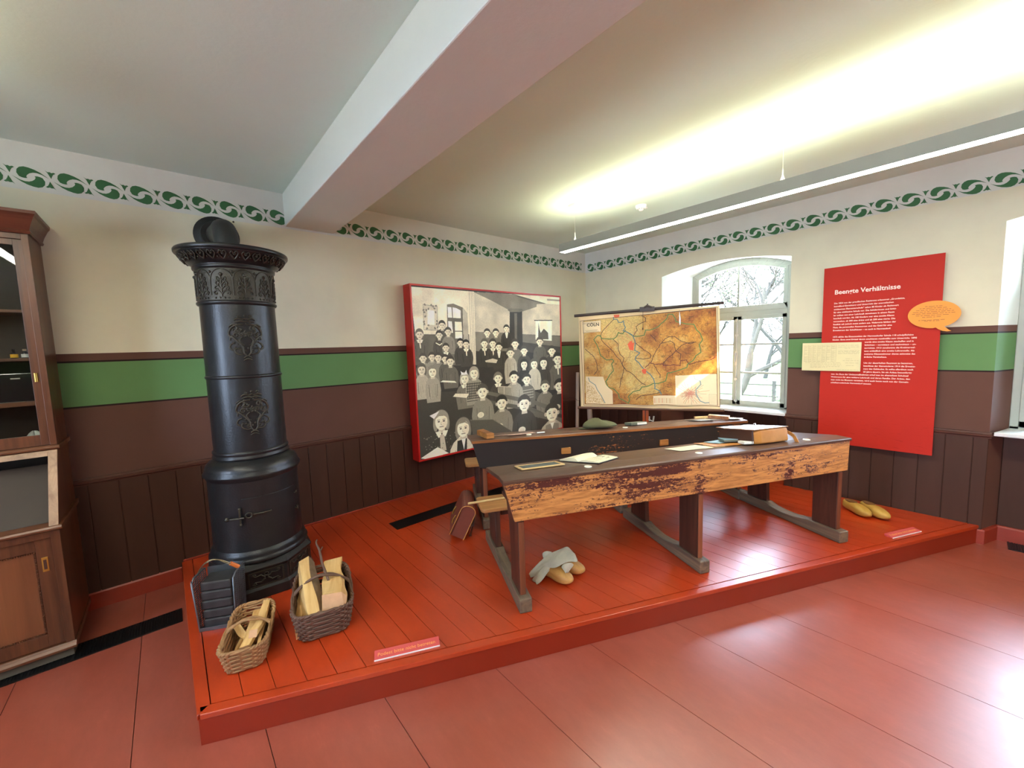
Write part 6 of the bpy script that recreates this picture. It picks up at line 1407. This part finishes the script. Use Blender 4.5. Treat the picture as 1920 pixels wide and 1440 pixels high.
mb = MB(); cbx(mb, 0, .020, .0, .530, .088, .735); mb.build('side_panel', M_CABR, cb); mb = MB(); cbx(mb, CW-.02, CW, .0, .530, .088, .735); mb.build('side_panel', M_CABR, cb)
mb = MB(); cbx(mb, 0, .034, .5305, .540, .088, .735); cbx(mb, CW-.034, CW, .5305, .540, .088, .735); cbx(mb, .034, CW-.034, .5305, .540, .700, .735); mb.build('base_face_frame', M_CABR, cb, bevel=.001)
mb = MB(); cbx(mb, .02, CW-.02, .0, .015, .088, .735); cbx(mb, .02, CW-.02, .015, .50, .088, .10); mb.build('base_carcass', M_CABI, cb)
for x0, x1, yy in ((.0345, .62, .527), (.60, CW-.0345, .510)):
    mb = MB(); st_ = .062; cbx(mb, x0, x0+st_, yy-.016, yy, .092, .699); cbx(mb, x1-st_, x1, yy-.016, yy, .092, .699); cbx(mb, x0+st_, x1-st_, yy-.016, yy, .092, .165); cbx(mb, x0+st_, x1-st_, yy-.016, yy, .635, .699)
    dr = mb.build('sliding_door', M_CABR, cb, bevel=.0015)
    mb = MB(); cbx(mb, x0+st_, x1-st_, yy-.013, yy-.007, .165, .635); mb.build('door_panel', M_CABP, dr)
    mb = MB()
    for z_ in np.arange(.170, .632, .0085): mb.box((-x0-st_-.009, -yy-.001, z_), (-x0-st_-.002, -yy+.0065, z_+.005))
    for x_ in np.arange(x0+st_+.01, x1-st_-.01, .0085): mb.box((-x_-.005, -yy-.001, .626), (-x_, -yy+.0065, .633)); mb.box((-x_-.005, -yy-.001, .167), (-x_, -yy+.0065, .174))
    mb.build('bead_moulding', M_CABR, dr)
    mb = MB(); hx = x0+.034; mb.box((-hx-.012, -yy-.003, .515), (-hx+.012, -yy-.0005, .595)); mb.build('finger_pull', M_BRASS, dr, bevel=.002)
    mb = MB(); mb.box((-hx-.006, -yy-.0036, .528), (-hx+.006, -yy-.0031, .582)); mb.build('pull_recess', M_DKL, dr)
mb = MB(); mb.prism([(-.0, .735), (-.540, .735), (-.556, .742), (-.560, .752), (-.552, .762), (-.0, .762)], 'x', -CW-.006, .014); mb.build('lower_ledge', M_CABH, cb, bevel=.002)
for x0, x1 in ((0, .018), (CW-.018, CW)): mb = MB(); mb.prism([(0, .762), (-.525, .762), (-.310, 1.142), (0, 1.142)], 'x', -x1, -x0); mb.build('sloped_side', M_CABR, cb)
mb = MB()
for x0, x1 in ((.0, .036), (CW-.036, CW)): mb.hexa([(-x1, -.540, .762), (-x0, -.540, .762), (-x0, -.524, .762), (-x1, -.524, .762)], [(-x1, -.325, 1.142), (-x0, -.325, 1.142), (-x0, -.309, 1.142), (-x1, -.309, 1.142)])
mb.hexa([(-CW+.036, -.342, 1.112), (-.036, -.342, 1.112), (-.036, -.326, 1.112), (-CW+.036, -.326, 1.112)], [(-CW+.036, -.325, 1.142), (-.036, -.325, 1.142), (-.036, -.309, 1.142), (-CW+.036, -.309, 1.142)])
mb.build('slope_frame', M_CABL, cb, bevel=.001)
mb = MB(); cbx(mb, .018, CW-.018, .0, .012, .762, 1.142); mb.build('niche_back', M_CABI, cb)
mb = MB(); mb.hexa([(-CW+.018, -.46, .763), (-.018, -.46, .763), (-.018, -.44, .763), (-CW+.018, -.44, .763)], [(-CW+.018, -.25, 1.05), (-.018, -.25, 1.05), (-.018, -.23, 1.05), (-CW+.018, -.23, 1.05)]); mb.build('writing_slope', M_CABI, cb)
mb = MB(); mb.prism([(-.0, 1.142), (-.318, 1.142), (-.334, 1.150), (-.336, 1.160), (-.326, 1.168), (-.0, 1.168)], 'x', -CW-.006, .012); mb.build('upper_ledge', M_CABH, cb, bevel=.002)
for x0, x1 in ((0, .018), (CW-.018, CW)): mb = MB(); cbx(mb, x0, x1, .0, .295, 1.168, 2.352); mb.build('side_panel', M_CABR, cb)
mb = MB(); cbx(mb, 0, .027, .2955, .306, 1.168, 2.352); cbx(mb, CW-.027, CW, .2955, .306, 1.168, 2.352); cbx(mb, .027, CW-.027, .2955, .306, 2.322, 2.352); mb.build('case_frame', M_CABR, cb, bevel=.001)
mb = MB(); cbx(mb, .018, CW-.018, .0, .010, 1.168, 2.352); cbx(mb, .018, CW-.018, .010, .290, 2.340, 2.352); mb.build('case_back', M_CABI, cb)
for z_, th in ((1.40, .026), (1.655, .016), (1.925, .016)): mb = MB(); cbx(mb, .018, CW-.018, .012, .262, z_, z_+th); mb.build('shelf', M_CABH, cb, bevel=.001)
M_CABG = glass_mat(); M_CABG.name = 'cabinet_glass'
for x0, x1, yy in ((.0275, .61, .2945), (.59, CW-.0275, .282)):
    mb = MB(); st_ = .034; cbx(mb, x0, x0+st_, yy-.011, yy, 1.170, 2.321); cbx(mb, x1-st_, x1, yy-.011, yy, 1.170, 2.321); cbx(mb, x0+st_, x1-st_, yy-.011, yy, 1.170, 1.232); cbx(mb, x0+st_, x1-st_, yy-.011, yy, 2.290, 2.321)
    dr = mb.build('glass_door', M_CABR, cb, bevel=.001)
    mb = MB(); cbx(mb, x0+st_, x1-st_, yy-.007, yy-.004, 1.232, 2.290); mb.build('pane', M_CABG, dr)
    mb = MB(); hx = x0+.017; mb.tube([(-hx, -yy-.0015, 1.585+.0), (-hx, -yy-.0015, 1.535)], .0085, 12); mb.build('finger_pull', M_BRASS, dr)
mb = MB(); prof = [(0, 2.352, .012), (0, 2.362, .020), (0, 2.372, .014), (0, 2.400, .026), (0, 2.440, .050), (0, 2.452, .062), (0, 2.468, .064)]
for a, b_ in zip(prof[:-1], prof[1:]):
    p, q = a[2], b_[2]; mb.hexa([(-CW-p, -.306-p, a[1]), (p*.75, -.306-p, a[1]), (p*.75, 0, a[1]), (-CW-p, 0, a[1])], [(-CW-q, -.306-q, b_[1]), (q*.75, -.306-q, b_[1]), (q*.75, 0, b_[1]), (-CW-q, 0, b_[1])])
mb.build('cornice', M_CABC, cb)
# things kept in the cabinet
M_INKG = plain('dark_ink_glass', srgb(26, 26, 30), .15, var=.1, coat=.5); M_YEL = plain('yellow_label', srgb(226, 176, 40), .6, var=.03); M_CORK = plain('cork', srgb(176, 150, 120), .8)
for i, (x, cl, lb_) in enumerate(((.085, M_PAPERW, 'small ink bottle with a white label and pale stopper on the cabinet shelf'), (.125, M_YEL, 'small dark ink bottle with a yellow label on the cabinet shelf'), (.20, M_PAPERW, 'ink bottle furthest left on the cabinet shelf by the picture edge'))):
    t = thing('ink_bottle', lb_, 'bottle', (CX-x, -.006-.225, .0075+1.6715), 0)
    mb = MB(); mb.lathe([(.012, 0), (.0145, .003), (.0145, .026), (.009, .032), (.006, .034), (.006, .040)], 20); mb.build('bottle_body', M_INKG, t)
    mb = MB(); mb.lathe([(.0149, .004), (.0149, .023)], 20, caps=False); mb.build('label', cl, t)
    mb = MB(); mb.lathe([(.005, .0402), (.008, .042), (.008, .050), (.005, .052)], 14); mb.build('stopper', M_CORK if i == 0 else M_INKG, t)
t = thing('dark_case', 'black box with a small bright clasp standing on the cabinet shelf under the bottles', 'box', (CX-.25, -.006-.14, .0075+1.4265), 0)
mb = MB(); mb.box((-.17, -.09, 0), (.18, .09, .16)); mb.build('case_body', M_INKG, t, bevel=.004); mb = MB(); mb.box((.10, -.093, .128), (.135, -.0905, .134)); mb.build('clasp', M_STEEL, t)
t = thing('white_cloth', 'crumpled white cloth lying at the bottom right of the glazed cabinet', 'cloth', (CX-.10, -.006-.19, .0075+1.1695), 0)
mb = MB(); rings = []
for j, (r, z) in enumerate(((.9, .002), (1, .008), (.9, .03), (.6, .048), (.25, .06), (.03, .062))):
    rings.append([(.055*r*math.cos(a)*(1+.12*math.sin(5*a+j)), .05*r*math.sin(a)*(1+.1*math.sin(4*a)), max(.001, z*(1+.3*math.sin(3*a+1)))) for a in [2*PI*k/24 for k in range(24)]])
mb.loft(rings); mb.build('folds', M_PAPERW, t)
t = thing('grey_tin', 'greyish crumpled lump at the left edge behind the lower cabinet glass', 'tin', (CX-.235, -.006-.18, .0075+1.1695), 0)
mb = MB(); mb.lathe([(.045, 0), (.052, .01), (.045, .03), (.02, .042), (.002, .045)], 20); mb.build('tin_body', M_ZINC, t)
# ============================================================ GARDEN OUTSIDE THE WINDOWS
M_LAWN = plain('lawn', srgb(58, 72, 40), .95, spec=.05, var=.3, scale=1.5)
M_TRUNK = plain('tree_bark', srgb(54, 52, 47), .95, spec=.05, var=.2, scale=6)
M_BLOS = plain('blossom', srgb(86, 92, 80), .9, spec=.05, var=.2)
M_LEAF = plain('spring_leaf', srgb(76, 88, 58), .9, spec=.05, var=.2)
g = MB(); g.box((4.0, -30, -.8), (60, 40, -.6)); o = g.build('garden_lawn', M_LAWN, kind='structure')
rnd_t = random.Random(9)
M_BOUNCE = plain('pale_bounce_ground', srgb(228, 226, 216), .9, var=.04)
MB().box((.55, -30, -.8), (4.0, 40, -.59)).build('bounce_strip', M_BOUNCE, kind='structure')  # unseen pale strip by the wall, added to bounce daylight onto the ceiling
MB().box((-14.0, -30, -.8), (XL-.55, 40, -.59)).build('yard', M_BOUNCE, kind='structure')
def tree(label, loc, h, lean, seed, nl, rb=.12, depth=5):
    root = thing('garden_tree', label, 'tree', loc, group=None); rnd = random.Random(seed); mb = MB(); tips = []
    def grow(p, d, L, r, k):
        pts = [p]; q = Vector(p); dd = Vector(d)
        for i in range(7):
            dd = (dd+Vector((rnd.uniform(-.16, .16), rnd.uniform(-.16, .16), rnd.uniform(-.08, .12)))).normalized(); q = q+dd*L/7; pts.append(q.copy())
        mb.tube(pts, [r*(1-.4*i/7) for i in range(8)], 6, cap=False)
        if k == 0: tips.extend(pts[1:]); return
        if k <= 2: tips.append(pts[-1])
        for j in range(rnd.choice((3, 3, 4))):
            ax = Vector((rnd.uniform(-1, 1), rnd.uniform(-1, 1), rnd.uniform(-.3, .8))).normalized()
            grow(pts[rnd.choice((4, 5, 6, 7))], (dd*.75+ax*.85).normalized(), L*rnd.uniform(.62, .82), r*.52, k-1)
    grow(Vector((0, 0, -.05)), Vector(lean).normalized(), h*.42, rb, depth)
    mb.build('trunk', M_TRUNK, root)
    lf = MB()
    for i in range(nl):
        c = rnd.choice(tips)+Vector((rnd.gauss(0, .16), rnd.gauss(0, .16), rnd.gauss(0, .14))); s_ = rnd.uniform(.02, .05)
        a = Vector((rnd.uniform(-1, 1), rnd.uniform(-1, 1), rnd.uniform(-1, 1))).normalized(); b_ = a.cross(Vector((rnd.uniform(-1, 1), rnd.uniform(-1, 1), rnd.uniform(-1, 1)))).normalized()
        lf.add([c-a*s_, c+b_*s_*.6, c+a*s_, c-b_*s_*.6], [(0, 1, 2, 3)])
    o = lf.build('blossom_and_leaves', M_BLOS if seed % 2 else M_LEAF, root); return root
tree('blossoming tree with a leaning trunk close outside the window behind the map', (6.2, .5, -.6), 5.0, (.05, -.50, 1), 11, 2600)
tree('bare branched tree farther out on the lawn seen through the left window panes', (9.5, 3.3, -.6), 6.2, (0, .15, 1), 6, 1800, .16)
tree('third garden tree at the right seen through the right window panes', (13.0, .6, -.6), 6.5, (.1, .3, 1), 21, 2400, .15)
for k, (x_, y_) in enumerate(((17, 5.5), (19, 1.5), (16, 8.5), (21, 4), (20, 10))):
    tree('slender tree %s at the far garden edge' % ('behind the leaning trunk', 'far right in the window', 'far left in the window', 'in the middle distance', 'farthest to the left')[k], (x_, y_, -.6), 5.5, (rnd_t.uniform(-.2, .2), rnd_t.uniform(-.2, .2), 1), 30+k, 1500, .12, 4)
fn = thing('garden_fence', 'low wire garden fence on posts crossing the lawn', 'fence', (8.2, 1.5, -.6))
mb = MB()
for k in range(-4, 5): mb.box((-.04, k*1.6-.04, -.0), (.04, k*1.6+.04, 1.05))
mb.build('posts', M_TRUNK, fn)
mb = MB()
for z in (.3, .62, .95): mb.tube([(0, -6.4, z), (0, 0, z-.02), (0, 6.4, z)], .02, 6)
mb.build('rails', M_TRUNK, fn)
